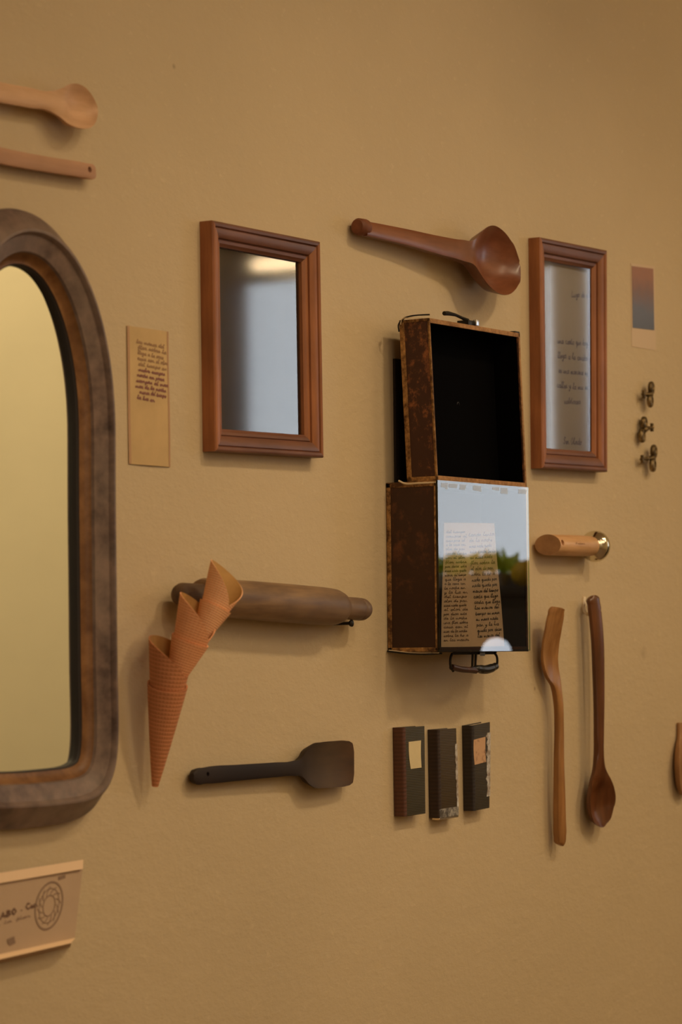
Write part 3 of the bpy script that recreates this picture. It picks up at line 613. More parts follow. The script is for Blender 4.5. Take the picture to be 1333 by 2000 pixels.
# right spoon
M_s3 = wood('dark_olive_wood', A(82, 38, 12, 0.60), A(110, 56, 22, 0.65), 'z', 0.3, .5, .5)
s3 = thing('wooden_spoon', 'long dark polished wooden spoon with bowl downwards, right of the upright turner', 'spoon', P(1175, 1600))
s3b = utensil([(1160.6, 1163, .0222, .003, -.001, .004), (1161.2, 1166, .0224, .008, -.002, .008), (1164, 1180, .0235, .0112, -.003, .010), (1167, 1205, .025, .0115, -.003, .010), (1171, 1250, .027, .0112, -.003, .010), (1173, 1310, .0275, .0102, -.003, .010), (1174, 1370, .0275, .0090, -.003, .0095), (1174, 1430, .027, .0078, -.003, .0095), (1174, 1480, .0265, .0080, -.003, .010), (1174.5, 1505, .0265, .0125, -.001, .011),
                (1176, 1525, .027, .0215, .003, .0135), (1178, 1545, .0275, .0275, .011, .016), (1179, 1565, .027, .0300, .0140, .017), (1180, 1585, .0255, .0275, .0130, .017), (1181, 1601, .0235, .0195, .006, .015), (1181, 1611, .022, .0095, .002, .011), (1181, 1615, .0212, .001, .0005, .004)], 'spoon_body', M_s3, s3, (-.2, -1, .05), 6)
cut(s3b, lathe([(0, .0024), (.04, .0024)], P(1176, 1192, .03) + V((0, -.012, 0)), (.3, 1, 0), 12))
hk = thing('wall_hook', 'small pale metal hook on the wall behind the top of the dark spoon', 'hook', P(1142, 1185))
M_hk = plain('pale_enamel', A(196, 160, 116), .4)
vs, fs = lathe([(0, .004), (.0015, .004), (.002, .003), (.002, 0)], P(1142, 1180), (0, -1, 0), 16); mk('hook_plate', vs, fs, M_hk, hk, smooth=True)
vs, fs = tube(cr([tuple(p) for p in (P(1142, 1166, .0015), P(1141, 1180, .002), P(1143, 1196, .003), P(1149, 1200, .008), P(1153, 1194, .012))], 5), .0024, 8); mk('hook_arm', vs, fs, M_hk, hk, smooth=True)

# ------------------------------------------------------------------ rolling pin
M_rp = wood('weathered_pin_wood', A(92, 60, 34), A(132, 92, 54), 'x', 0.5, .8, .4, A(70, 50, 38))
nt = M_rp.node_tree; b_ = nt.nodes['Principled BSDF']; pc_ = b_.inputs['Base Color'].links[0].from_socket
rr_ = noise(nt, coords(nt, (3, 1, 14)), 2.6, 4, .6)
nt.links.new(mixc(nt, ramp(nt, rr_, [(.40, (0, 0, 0, 1)), (.72, (.75, .75, .75, 1))]), pc_, A(62, 40, 26)), b_.inputs['Base Color'])
rp = thing('rolling_pin', 'weathered brown rolling pin on the wall behind the stacked ice cream cones', 'rolling pin', P(540, 1220))
HA = .027; a0 = P(350, 1161, HA); a1 = P(716, 1191, HA); ax = (a1 - a0); LEN = ax.length; ax.normalize()
def sx(px): return (P(px, 1161 + (px - 350) * .082, HA) - a0).length
RB = M(600, 1185, 37.5, HA); RL = M(420, 1170, 36, HA)
pr = [(sx(392), 0), (sx(392), RL * .7), (sx(394), RL * .92), (sx(399), RL)] + [(sx(400 + 25 * i), RL + (RB - RL) * i / 9 + .0008 * math.sin(i / 9 * math.pi)) for i in range(10)] + [(sx(640), RB * .985), (sx(652), RB * .95), (sx(661), RB * .84), (sx(666), RB * .7), (sx(667), 0)]
vs, fs = lathe(pr, a0, ax, 40); mk('barrel', vs, fs, M_rp, rp, smooth=True, angle=45)
RH = M(700, 1190, 22.5, HA)
vs, fs = lathe([(sx(664), RH * .9), (sx(668), RH * .96), (sx(690), RH), (sx(699), RH), (sx(700), RH * .96), (sx(701), RH), (sx(708), RH * .96), (sx(713), RH * .8), (sx(716), RH * .5), (sx(717), 0)], a0, ax, 32); mk('handle', vs, fs, M_rp, rp, smooth=True, angle=45)
vs, fs = lathe([(-.004, 0), (-.003, RH * .5), (0, RH * .8), (.006, RH * .96), (sx(394), RH)], a0, ax, 32); mk('handle', vs, fs, wood('dark_pin_end', A(62, 40, 24), A(92, 62, 36), 'x', .6), rp, smooth=True)
pg = thing('nail', 'small black nail holding up the right end of the rolling pin', 'nail', P(664, 1222))
vs, fs = lathe([(0, .0022), (.026, .0022)], P(652, 1218) , (0, -1, 0), 10); mk('nail_shank', vs, fs, M_dark, pg, smooth=True)
pz_ = P(652, 1218); vs, fs = lathe([(.026, .001), (.026, .0042), (.0285, .0045), (.0295, .003), (.0295, 0)], pz_, (0, -1, 0), 14); mk('nail_head', vs, fs, M_dark, pg, smooth=True)
pg2 = thing('nail', 'dark nail under the left end of the rolling pin behind the cones', 'nail', P(388, 1200))
vs, fs = lathe([(0, .0022), (.030, .0022), (.030, .004), (.032, .004), (.032, 0)], P(388, 1200), (0, -1, 0), 10); mk('nail_shank', vs, fs, M_dark, pg2, smooth=True)

# ------------------------------------------------------------------ ice cream cones
def wafer(name, c0, c1):
    mt, nt, b, N, L = nm(name)
    uv = N('ShaderNodeUVMap'); uv.uv_map = 'UVMap'
    sep = N('ShaderNodeSeparateXYZ'); L(uv.outputs[0], sep.inputs[0])
    def wave(sock, f):
        a = N('ShaderNodeMath'); a.operation = 'MULTIPLY'; L(sock, a.inputs[0]); a.inputs[1].default_value = f * 2 * math.pi
        s = N('ShaderNodeMath'); s.operation = 'SINE'; L(a.outputs[0], s.inputs[0]); return s.outputs[0]
    mx = N('ShaderNodeMath'); mx.operation = 'MAXIMUM'; L(wave(sep.outputs[1], 34), mx.inputs[0]); w2 = N('ShaderNodeMath'); w2.operation = 'MULTIPLY'; L(wave(sep.outputs[0], 30), w2.inputs[0]); w2.inputs[1].default_value = .45; L(w2.outputs[0], mx.inputs[1])
    mr = N('ShaderNodeMapRange'); L(mx.outputs[0], mr.inputs[0]); mr.inputs[1].default_value = -.2; mr.inputs[2].default_value = 1
    n = noise(nt, coords(nt), 60, 4)
    c = mixc(nt, mr.outputs[0], c0, c1); c = mixc(nt, ramp(nt, n, [(.4, (0, 0, 0, 1)), (.8, (.5, .5, .5, 1))]), c, tuple(x * .8 for x in c0[:3]) + (1,))
    L(c, b.inputs['Base Color']); b.inputs['Roughness'].default_value = .7; bump(nt, b, mr.outputs[0], .5, .0008); return mt
M_cn = [wafer('orange_wafer_a', A(150, 84, 42), A(170, 98, 54)), wafer('orange_wafer_b', A(190, 112, 62), A(208, 128, 76)), wafer('orange_wafer_c', A(202, 122, 70), A(218, 138, 86))]  # upper two wafers lighter, stronger light put into their colour
M_ci = plain('wafer_inside', A(150, 100, 46), .75, nz=.1, nscale=60)
def cone_layer(apex, mouth, R, rim, scale, t0, name, mat, parent, thick=.0013, flare=.0, n=56, k=22, e1=None):
    ax = mouth - apex; L = ax.length; ax.normalize()
    e1 = (RT - ax * RT.dot(ax)).normalized(); e2 = ax.cross(e1)
    if e2.dot(CAM - apex) < 0: e2 = -e2                                     # e1: to the right, e2: to the viewer
    vs = []; fs = []; uvs = []
    for side in (0, 1):
        for i in range(k + 1):
            for j in range(n):
                ph = 2 * math.pi * j / n; top = rim(ph); t = t0 + (top - t0) * (i / k)
                r = (R * scale) * (t ** .90) + flare - side * thick
                vs.append(apex + ax * (L * t) + (e1 * math.cos(ph) + e2 * math.sin(ph)) * max(r, .0006)); uvs.append((j / n, t))
    m_ = (k + 1) * n
    for side in (0, 1):
        for i in range(k):
            for j in range(n):
                j2 = (j + 1) % n; q = tuple(side * m_ + x for x in (i * n + j, i * n + j2, (i + 1) * n + j2, (i + 1) * n + j)); fs.append(q if side == 0 else q[::-1])
    for j in range(n):
        j2 = (j + 1) % n; fs.append((k * n + j, k * n + j2, m_ + k * n + j2, m_ + k * n + j))
    fs.append(tuple(range(n))[::-1]); 
    base = origin_of(parent); me = bpy.data.meshes.new(name); me.from_pydata([v - base for v in vs], [], fs)
    ul = me.uv_layers.new(name='UVMap')
    for p in me.polygons:
        us = [uvs[v] for v in p.vertices]; wrap = max(u[0] for u in us) - min(u[0] for u in us) > .5
        for li, u in zip(p.loop_indices, us): ul.data[li].uv = (u[0] + (1 if wrap and u[0] < .5 else 0), u[1])
    me.materials.append(mat); me.materials.append(M_ci)
    nq = k * n
    for i, p in enumerate(me.polygons):
        if nq <= i < 2 * nq: p.material_index = 1
    return link(name, me, None, parent, base, True, 50)
def cone(ap, mo, ha, hm, Rpx, peak, amp, wrapt, wamp, wph, lab, mat, flare=.0):
    apex = P(*ap, ha); mouth = P(*mo, hm); R = M(mo[0], mo[1], Rpx, hm)
    r = thing('ice_cream_cone', lab, 'cone', apex, 'stacked ice cream cones beside the mirror')
    cone_layer(apex, mouth, R, lambda ph: 1 + amp * (2 * ((1 + math.cos(ph - peak)) / 2) ** .5 - 1), 1.0, .07, 'inner_wrap', mat, r)
    cone_layer(apex, mouth, R, lambda ph: wrapt + wamp * math.cos(ph - wph), 1.06, .06, 'outer_wrap', mat, r, thick=.002, flare=.0016 + flare)
    return r
RAD = math.radians
cone((301, 1552), (334, 1284), .016, .048, 43, RAD(205), .13, .80, .03, RAD(270), 'lowest of the stacked rolled wafer cones, its tip pointing down', M_cn[0])
cone((326, 1372), (388, 1207), .040, .074, 44, RAD(200), .20, .74, .025, RAD(270), 'middle one of the stacked rolled wafer cones', M_cn[1])
cone((376, 1278), (441, 1143), .062, .088, 40, RAD(215), .25, .70, .025, RAD(270), 'topmost of the stacked rolled wafer cones, its open mouth upwards', M_cn[2])

# ------------------------------------------------------------------ notebooks
M_cloth = {}
def clothmat(name, c, rib):
    mt, nt, b, N, L = nm(name)
    v = coords(nt); wv = N('ShaderNodeTexWave'); wv.wave_type = 'BANDS'; wv.bands_direction = 'Z'; wv.inputs['Scale'].default_value = rib; wv.inputs['Distortion'].default_value = .6; L(v, wv.inputs['Vector'])
    n = noise(nt, v, 45, 4); c2 = mixc(nt, wv.outputs['Fac'], tuple(x * .72 for x in c[:3]) + (1,), c)
    L(mixc(nt, ramp(nt, n, [(.45, (0, 0, 0, 1)), (.8, (.6, .6, .6, 1))]), c2, tuple(x * .6 for x in c[:3]) + (1,)), b.inputs['Base Color'])
    b.inputs['Roughness'].default_value = .6; bump(nt, b, wv.outputs['Fac'], .3, .0005); return mt
M_pg = plain('page_edges', A(150, 118, 80), .8, nz=.2, nscale=80)
def book(q, T, lab, ccov, cspine, label_q=None, lab_mat=None, stain=False, torn=False, tape=False):
    """q = front cover corners (TL,TR,BR,BL) in photo pixels at depth T"""
    f = [P(x, y, T) for x, y in q]; b = [V((p.x, -.0006, p.z)) for p in f]
    r = thing('notebook', lab, 'notebook', (f[3] + f[2]) / 2 + V((0, T, 0)), 'old pocket notebooks under the suitcase')
    ct = .0018
    def lerp(a, c, t): return a * (1 - t) + c * t
    cov = clothmat('cover_cloth', ccov, 140); spn = clothmat('spine_cloth', cspine, 60)
    bk_ = V((0, ct, 0))
    bevel_hexa([p.copy() for p in f] + [p + bk_ for p in f], cov, 'front_cover', r, .0009, 2)
    bevel_hexa([p - bk_ for p in b] + [p.copy() for p in b], cov, 'back_cover', r, .0006, 2)
    ins = .03
    pf = [lerp(f[0], f[1], .03), lerp(f[0], f[1], 1.0 if torn else .96), lerp(f[3], f[2], 1.0 if torn else .96), lerp(f[3], f[2], .03)]
    dz = (f[0].z - f[3].z) * .012
    pf = [p + V((0, ct, -dz if i < 2 else dz)) for i, p in enumerate(pf)]
    bevel_hexa(pf + [V((p.x, -.0006 - ct, p.z)) for p in pf], M_pg, 'page_block', r, .0004, 1)
    # rounded spine wrapping the left side
    rings = []
    for t in (0, .5, 1):
        a = lerp(f[0], f[3], t); ring = []
        for s in range(11):
            an = math.pi * s / 10; ring.append(V((a.x - .0022 * math.sin(an) ** .6 + (.0005), -.0003 - (T / 2) * (1 - math.cos(an)) * 1.0 - (.0003 if s == 10 else 0), a.z)))
        wd = (f[1].x - f[0].x)
        ring += [V((a.x + wd * .10, -T - .0003, a.z)), V((a.x + wd * .10, -T + .0006, a.z)), V((a.x + .001, -T * .5, a.z)), V((a.x + wd * .05, -.0003, a.z))]
        rings.append(ring)
    vs, fs = loft(rings); mk('spine', vs, fs, spn, r, smooth=True, angle=40)
    e = V((0, -.0005, 0))
    if label_q:
        l = [P(x, y, T + .0006) for x, y in label_q]; n = 6; vs = []
        for k in range(n + 1):
            t = k / n; bow = V((-.0016 * math.sin(math.pi * t), 0, 0)); vs += [lerp(l[0], l[3], t) + bow, lerp(l[1], l[2], t) + bow * .7]
        vs += [v + V((0, .0004, 0)) for v in vs]; m_ = 2 * (n + 1)
        fs = [(2 * k, 2 * k + 1, 2 * k + 3, 2 * k + 2) for k in range(n)] + [(m_ + 2 * k, m_ + 2 * k + 2, m_ + 2 * k + 3, m_ + 2 * k + 1) for k in range(n)]
        rim = [2 * k for k in range(n + 1)] + [2 * k + 1 for k in range(n, -1, -1)]
        fs += [(a, c, m_ + c, m_ + a) for a, c in zip(rim, rim[1:] + rim[:1])]
        mk('paper_label', vs, fs, lab_mat, r)
    return r, f, lerp
g1 = clothmat
bk1, f, lerp = book([(788, 1421), (830, 1418), (832, 1589), (791, 1595)], .0165, 'left notebook under the suitcase, greenish ribbed cover with blank cream label', A(62, 47, 23, 0.65), A(82, 40, 20, 0.75), [(799, 1449), (823, 1446), (824, 1499), (803, 1502)], plain('cream_label', A(172, 138, 88), .8, nz=.04))
bk2, f, lerp = book([(856, 1425), (892, 1422), (896, 1592), (859, 1598)], .0165, 'middle notebook under the suitcase, olive cover without label, grey tape at its foot', A(62, 40, 12, 0.75), A(46, 24, 12, 0.75))
M_tp = worn('grey_tape', (0.09, .08, .075, 1), (.45, .42, .38, 1), .75, 1.1, 120, .2, .3, .8)
bt = [lerp(f[0], f[3], .90), lerp(f[1], f[2], .90), lerp(f[1], f[2], 1.0), lerp(f[0], f[3], 1.0)]
bevel_hexa([p + V((0, -.0008, 0)) for p in bt] + [p + V((0, .0004, 0)) for p in bt], M_tp, 'foot_tape', bk2, .0003, 1)
bt = [lerp(f[0], f[3], .995), lerp(f[1], f[2], .995), lerp(f[1], f[2], 1.02), lerp(f[0], f[3], 1.02)]
bevel_hexa([p + V((0, -.0002, -.0004)) for p in bt] + [p + V((0, .012, -.0004)) for p in bt], plain('bright_foil', (.75, .6, .42, 1), .2, .8), 'foil_edge', bk2, .0004, 1)
def torn_strip(f, t0, t1, w0, name, mat, parent, seed):
    random.seed(seed); n = 18; vs = []
    for k in range(n + 1):
        t = t0 + (t1 - t0) * k / n; b = f[1] * (1 - t) + f[2] * t; a = b + (f[0] - f[1]).normalized() * (w0 * random.uniform(.6, 1.15)); 
        vs += [a + V((0, -.0006, 0)), b + V((.0006, -.0005, 0))]
    vs += [v + V((0, .0008, 0)) for v in vs]; m_ = 2 * (n + 1)
    fs = [(2 * k, 2 * k + 1, 2 * k + 3, 2 * k + 2) for k in range(n)] + [(m_ + 2 * k, m_ + 2 * k + 2, m_ + 2 * k + 3, m_ + 2 * k + 1) for k in range(n)]
    rim = [2 * k for k in range(n + 1)] + [2 * k + 1 for k in range(n, -1, -1)]; fs += [(a, c, m_ + c, m_ + a) for a, c in zip(rim, rim[1:] + rim[:1])]
    return mk(name, vs, fs, mat, parent)
M_torn = worn('torn_paper', A(110, 82, 56), A(196, 176, 150), .7, 1.05, 60, .6, .5)
torn_strip(f, .18, .90, .0050, 'torn_edge', M_torn, bk2, 5)
bk3, f, lerp = book([(923, 1417), (958, 1410), (957, 1578), (926, 1584)], .0165, 'right notebook under the suitcase, tilted, with stained pinkish label and torn edge', A(58, 42, 22, 0.68), A(38, 24, 16, 0.75), [(926, 1445), (949, 1439), (950, 1488), (928, 1494)], worn('stained_label', A(170, 118, 74, 0.85), A(84, 44, 26), .76, .90, 70, .8, .2))
torn_strip(f, .12, .86, .0105, 'torn_edge', M_torn, bk3, 8)

# ------------------------------------------------------------------ coffee tamper
tm = thing('coffee_tamper', 'coffee tamper with light wooden handle and polished metal base', 'tamper', P(1120, 1090))
HT = .0205; t0 = P(1068, 1064, HT); t1 = P(1165, 1067, HT); ax = (t1 - t0); TL_ = ax.length; ax.normalize()
RT_ = M(1110, 1066, 20.5, HT)
prw = [(-.045, RT_ * .96), (.01, RT_ * .99), (TL_ * .35, RT_ * 1.0), (TL_ * .7, RT_ * 1.0), (TL_ * .86, RT_ * .97), (TL_ * .93, RT_ * .9)]
vs, fs = lathe(prw, t0, ax, 36); M_tw = wood('striped_light_wood', A(150, 96, 50), A(188, 132, 80), 'x', .4, .4); M_tw2 = wood('end_grain', A(98, 56, 20), A(120, 72, 30), 'd', .6)
th_ = mk('handle', vs, fs, M_tw, tm, smooth=True, angle=40)
nn = V((-.80, -.60, 0)).normalized(); e1 = nn.cross(Z).normalized()
pc = t0 + ax * .004; sq_ = [pc + e1 * a + Z * b for a, b in ((-.08, .08), (.08, .08), (.08, -.08), (-.08, -.08))]
cut(th_, (sq_ + [p + nn * .12 for p in sq_], BF)); th_.data.materials.append(M_tw2)
for p in th_.data.polygons:
    if p.normal.dot(nn) > .97 and p.area > 1e-5: p.material_index = 1
hc = P(1100, 1061, HT + RT_); cut(th_, lathe([(0, .0042), (.02, .0042)], hc + V((0, -.01, .001)), (0.1, 1, 0), 16))
for p in th_.data.polygons:
    if p.normal.dot(nn) > .97 and p.area > 1e-5: p.material_index = 1
M_cr = plain('polished_metal', (.72, .66, .52, 1), .12, 1)
RF = M(1163, 1067, 30.5, HT)
s0 = TL_ * .84
vs, fs = lathe([(s0, RT_ * .6), (s0 + .001, RT_ * .8), (s0 + .006, RT_ * .82), (s0 + .010, RF * .72), (s0 + .013, RF * .9), (s0 + .0165, RF * .98), (s0 + .020, RF), (s0 + .025, RF * .99), (s0 + .028, RF * .93), (s0 + .029, 0)], t0, ax, 48); mk('metal_base', vs, fs, M_cr, tm, smooth=True, angle=40)
def hsurf(u, v):
    p = t0 + ax * (TL_ * (.36 + .3 * u)); an = .12 - (v - .5) * .5; return p + V((0, -math.cos(an), math.sin(an))) * (RT_ * 1.003)
write(hsurf, [('Sabor', .1, .55, .75, .55, .0012)], 'engraving', plain('burnt_mark', A(120, 76, 40), .7), tm, .0006, .0001)

# ------------------------------------------------------------------ small photo print
ph = thing('photo_print', 'small photo print fading from reddish purple to grey, above the brass keys', 'photo', P(1257, 680))
q = [(1233, 514), (1280, 520), (1282, 684), (1235, 677)]
sheet(q, [.0006] * 4, 'paper_sheet', plain('cream_print_paper', A(168, 130, 90), .7), ph)
mt_, nt, b_, N_, L2_ = nm('photo_emulsion'); tc_ = N_('ShaderNodeTexCoord'); sp_ = N_('ShaderNodeSeparateXYZ'); L2_(tc_.outputs['Generated'], sp_.inputs[0])
nn_ = noise(nt, coords(nt), 45, 4); ad_ = N_('ShaderNodeMath'); ad_.operation = 'MULTIPLY_ADD'; L2_(nn_, ad_.inputs[0]); ad_.inputs[1].default_value = .3; L2_(sp_.outputs['Z'], ad_.inputs[2])
L2_(ramp(nt, ad_.outputs[0], [(.12, A(72, 66, 62)), (.45, A(82, 74, 70)), (.75, A(104, 70, 52)), (1.05, A(126, 76, 48))]), b_.inputs['Base Color']); b_.inputs['Roughness'].default_value = .35
sheet([(1235, 519.5), (1277, 525), (1279, 645), (1237, 640)], [.0011] * 4, 'printed_image', mt_, ph, thick=.0003)

# ------------------------------------------------------------------ small brass keys
M_br = worn('old_brass', (.10, .065, .025, 1), (.42, .29, .13, 1), .75, 1.15, 90, .35, .4, .5)
for nd in M_br.node_tree.nodes:
    if nd.type == 'BSDF_PRINCIPLED': nd.inputs['Metallic'].default_value = .7
def key(l1, l2, hub, bit, ha, hb_, rp_, lab):
    r = thing('brass_key', lab, 'key', P(*hub), 'small brass keys on the wall')
    for c in (l1, l2):
        R = M(c[0], c[1], rp_, ha); pc_ = P(*c, ha); vs_, fs_ = [], []
        ring = [pc_ + V((math.cos(q_) * R * .80, -.0 + math.cos(q_) * R * .15, math.sin(q_) * R)) for q_ in (2 * math.pi * j / 20 for j in range(20))]
        vs_, fs_ = tube(ring, R * .60, 8, True); mk('bow_loop', vs_, fs_, M_br, r, smooth=True)
    h_ = P(*hub, ha); b2 = P(*bit, hb_); ax_ = b2 - h_; Lk = ax_.length
    vs_, fs_ = lathe([(-.004, 0), (-.0035, .003), (-.001, .0052), (.003, .0052), (.006, .004), (.008, .0028), (Lk * .45, .0026), (Lk * .5, .0034), (Lk * .56, .0026), (Lk, .0024), (Lk + .001, 0)], h_, ax_, 16); mk('shank', vs_, fs_, M_br, r, smooth=True)
    u_ = ax_.normalized(); bb = b2 - u_ * .003
    bevel_hexa([bb + V((-.002, -.0022, .0065)), bb + V((.003, -.0022, .0065)), bb + V((.003, -.0022, -.0065)), bb + V((-.002, -.0022, -.0065)), bb + V((-.002, .0022, .0065)), bb + V((.003, .0022, .0065)), bb + V((.003, .0022, -.0065)), bb + V((-.002, .0022, -.0065))], M_br, 'bit', r, .001)
    return r
key((1273, 758), (1271, 783), (1271, 771), (1256, 770), .012, .010, 8.5, 'topmost of the three small brass keys right of the narrow frame')
key((1259, 827), (1255, 851), (1258, 839), (1277, 834), .008, .016, 9, 'middle one of the three brass keys, its bit pointing right')
key((1278, 882), (1276, 908), (1276, 895), (1253, 897), .012, .010, 9, 'lowest of the three small brass keys, below the other two')

# ------------------------------------------------------------------ envelope, bottom left
env = thing('envelope', 'pale envelope with printed emblem below the arched mirror at bottom left', 'envelope', P(40, 1860))
M_en = plain('envelope_paper', A(166, 124, 84, 0.80), .75, nz=.05, nscale=15)
q = [(-220, 1757), (162, 1694), (146, 1831), (-220, 1914)]
o, sf = sheet(q, [.004, .004, .012, .012], 'front_sheet', M_en, env, .004)
fq = [(-220, 1738), (163, 1679), (162, 1697), (-220, 1761)]
sheet(fq, [.003, .003, .0085, .0085], 'top_flap', plain('flap_paper', A(186, 140, 94), .75), env, .003)
bq = [(-220, 1905), (147, 1832), (139, 1842), (-220, 1922)]
sheet(bq, [.0125, .0125, .022, .020], 'bottom_fold', plain('fold_paper', A(196, 148, 98), .75), env, .002)
bq = [(-220, 1922), (139, 1842), (137, 1850), (-220, 1932)]
sheet(bq, [.021, .021, .001, .001], 'under_fold', M_en, env, .0)
M_pr = plain('print_brown', A(84, 52, 32), .8); M_pr2 = plain('faint_print', A(114, 81, 54), .8)
def su(px): return (px + 220) / 382.0
write(sf, [('SLABO . Cia', .50, .535, .755, .43, .0030)], 'printed_name', M_pr, o, .0020)
write(sf, [('calle de la flor', .38, .63, .72, .56, .0015)], 'printed_name', M_pr2, o, .0008)
vs = []; fs = []
def ribbon(pl, th):
    for a, b in zip(pl, pl[1:]):
        d = (b - a).normalized(); nrm = V((0, -1, 0)); sd = nrm.cross(d) * th * .5; k = len(vs); of = V((0, -.0006, 0))
        vs.extend([a + sd + of, a - sd + of, b - sd + of, b + sd + of]); fs.append((k, k + 1, k + 2, k + 3))
cu, cv = .822, .46
for r_, w_ in ((.082, .0022), (.060, .0010), (.036, .0012)):
    ribbon([sf(cu + r_ * .95 * math.cos(t), cv + r_ * 4.0 * math.sin(t)) for t in (2 * math.pi * k / 28 for k in range(29))], w_)
for k in range(12):
    t = 2 * math.pi * k / 12; ribbon([sf(cu + .04 * math.cos(t + s * .5) * (1 + .7 * s), cv + .16 * math.sin(t + s * .5) * (1 + .7 * s)) for s in (0, .25, .5, .75, 1)], .0010)
mk('emblem', vs, fs, M_pr2, o)
vs = []; fs = []; ribbon([sf(.60, .84), sf(.64, .82)], .006); ribbon([sf(.61, .88), sf(.645, .86)], .004); mk('postmark', vs, fs, M_pr2, o)
vs = []; fs = []; ribbon([sf(.86, .10), sf(.90, .085)], .004); mk('postmark', vs, fs, M_pr2, o)

# ------------------------------------------------------------------ object cut by the right edge
lad = utensil([(1331, 1412, .006, .006, -.002, .004), (1332, 1440, .008, .0065, -.002, .005), (1336, 1462, .014, .015, .0, .010), (1341, 1485, .018, .0235, .004, .014), (1343, 1510, .018, .0255, .006, .014), (1342, 1535, .016, .02, .004, .012), (1341, 1552, .014, .008, .001, .008)], 'wooden_ladle', wood('ladle_wood', A(120, 76, 38), A(150, 98, 54), 'z', .5), None, (0, -1, 0), 6)
tag(lad, 'brown wooden ladle mostly cut off by the right edge of the photo', 'ladle')

# ------------------------------------------------------------------ what the glass reflects: window side of the room
M_leaf = plain('green_leaf', (0.40, 0.62, 0.06, 1), .5)
nt = M_leaf.node_tree; b_ = nt.nodes['Principled BSDF']; t_ = nt.nodes.new('ShaderNodeBsdfTranslucent'); t_.inputs[0].default_value = (.85, .92, .22, 1); x_ = nt.nodes.new('ShaderNodeMixShader'); x_.inputs[0].default_value = .8
nt.links.new(b_.outputs[0], x_.inputs[1]); nt.links.new(t_.outputs[0], x_.inputs[2]); nt.links.new(x_.outputs[0], nt.nodes['Material Output'].inputs[0]); M_pot = plain('grey_pot', (.40, .40, .42, 1), .6)
cab = thing('cabinet', 'tall dark cabinet under the window, seen only in the suitcase glass', 'cabinet', (2.25, -1.46, 0))
M_cab = plain('dark_paint', (.015, .016, .02, 1), .5)
bevel_hexa(box((2.08, -1.75, 0), (2.48, -0.90, 1.665)), M_cab, 'carcass', cab, .004)
bevel_hexa(box((2.06, -1.78, 1.665), (2.49, -0.88, 1.685)), M_cab, 'cabinet_top', cab, .003)
for i in range(2): bevel_hexa(box((2.062, -1.74 + i * .42, .06), (2.08, -1.33 + i * .42, 1.64)), M_cab, 'door', cab, .003)
pl = thing('potted_plant', 'bright green leafy plant on the dark cabinet by the window', 'plant', (2.22, -1.28, 1.685))
bevel_hexa(box((2.16, -1.40, 1.685), (2.27, -1.17, 1.716)), M_pot, 'planter', pl, .004)
random.seed(4); vs = []; fs = []
for k in range(230):
    an = random.uniform(0, 6.28); rr_ = .13 * random.random() ** .5; c = V((2.22 + rr_ * math.cos(an) * .6, -1.28 + rr_ * math.sin(an) * .85, 1.724 + random.uniform(0, .026)))
    d = V((random.uniform(-1, 1), random.uniform(-1, 1), random.uniform(-.2, .8))).normalized(); s_ = d.cross(V((random.random(), random.random(), 1))).normalized()
    l_ = random.uniform(.018, .032); i0 = len(vs); vs += [c - d * l_, c + s_ * l_ * .4, c + d * l_, c - s_ * l_ * .4]; fs.append((i0, i0 + 1, i0 + 2, i0 + 3))
fo_ = mk('foliage', vs, fs, M_leaf, pl); fo_['kind'] = 'stuff'
lem = thing('lemon', 'yellow lemon on the dark cabinet top beside the plant', 'fruit', (2.2, -1.13, 1.685))
vs, fs = lathe([(-.042, 0), (-.038, .006), (-.03, .018), (-.015, .027), (0, .03), (.015, .027), (.03, .018), (.038, .006), (.042, 0)], (2.2, -1.13, 1.714), (0, 1, 0), 20, (1, 0, 0)); mk('peel', vs, fs, plain('lemon_peel', (.85, .62, .05, 1), .45), lem, smooth=True)
cu_ = thing('curtain', 'sheer tan curtain drawn across the narrow window', 'curtain', (2.44, -1.03, 1.7))
mt_ = bpy.data.materials.new('sheer_cloth'); mt_.use_nodes = True; nt = mt_.node_tree; b_ = nt.nodes['Principled BSDF']; b_.inputs['Base Color'].default_value = (.55, .41, .30, 1)
trl = nt.nodes.new('ShaderNodeBsdfTranslucent'); trl.inputs[0].default_value = (.50, .36, .26, 1); mx_ = nt.nodes.new('ShaderNodeMixShader'); mx_.inputs[0].default_value = .6
nt.links.new(b_.outputs[0], mx_.inputs[1]); nt.links.new(trl.outputs[0], mx_.inputs[2]); nt.links.new(mx_.outputs[0], nt.nodes['Material Output'].inputs[0])
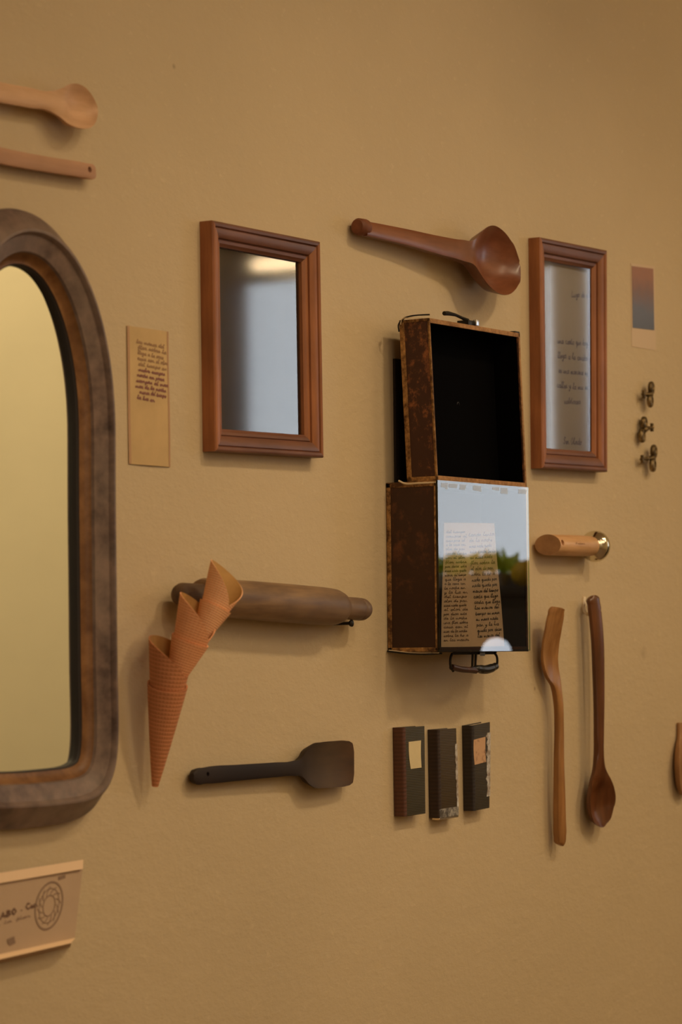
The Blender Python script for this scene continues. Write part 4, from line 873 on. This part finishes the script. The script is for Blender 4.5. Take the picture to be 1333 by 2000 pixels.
def drape(name, x, y0, y1, z0, z1, parent):
    n = 60; rings = [[V((x + .012 * math.sin(i / n * math.pi * 10), y0 + (y1 - y0) * i / n, z)) for i in range(n + 1)] for z in (z1, (z0 + z1) / 2, z0)]
    vs, fs = loft(rings, False, False); return mk(name, vs, fs, mt_, parent, smooth=True, angle=80)
drape('curtain_panel', 2.45, -1.056, -0.966, 1.70, 2.44, cu_)
vs, fs = tube([(2.45, -1.16, 2.445), (2.45, -.9, 2.445)], .006, 8); mk('curtain_rod', vs, fs, M_dark, cu_, smooth=True)
cu2 = thing('curtain', 'sheer tan curtain gathered at the left side of the wide window', 'curtain', (2.44, -1.89, 1.6))
drape('curtain_panel', 2.44, -1.935, -1.845, 1.4, 2.52, cu2); vs, fs = tube([(2.45, -1.96, 2.525), (2.45, -1.2, 2.525)], .006, 8); mk('curtain_rod', vs, fs, M_dark, cu2, smooth=True)
lm = thing('tube_lamp', 'warm tube lamp mounted on the wall above the wide window', 'lamp', (2.45, -1.72, 2.45))
vs, fs = tube([(2.45, -1.83, 2.452), (2.45, -1.60, 2.452)], .016, 12); mk('tube', vs, fs, emit('warm_tube', (1, .72, .4, 1), 9), lm, smooth=True)
for yy in (-1.839, -1.60): bevel_hexa(box((2.435, yy, 2.437), (2.5, yy + .01, 2.467)), M_dark, 'bracket', lm, .001)
gl_ = thing('globe_lamp', 'white glass globe lamp on a slim stand in front of the dark cabinet', 'lamp', (1.92, -1.045, 0))
vs, fs = lathe([(1.520 + .03 * (1 - math.cos(a)), .03 * math.sin(a)) for a in (math.pi * k / 14 for k in range(15))], (1.92, -1.045, 0), (0, 0, 1), 24, (1, 0, 0)); mk('globe', vs, fs, emit('milk_glass', (.78, .88, 1, 1), 3.2), gl_, smooth=True)
vs, fs = lathe([(0, .11), (.012, .11), (.02, .012), (1.518, .008), (1.521, 0)], (1.92, -1.045, 0), (0, 0, 1), 20, (1, 0, 0)); mk('stand', vs, fs, M_dark, gl_, smooth=True)
for o in bpy.data.objects:
    if o.name.split('.')[0] in ('handwriting', 'printed_name', 'engraving', 'tape_residue', 'emblem', 'postmark'): o['kind'] = 'stuff'
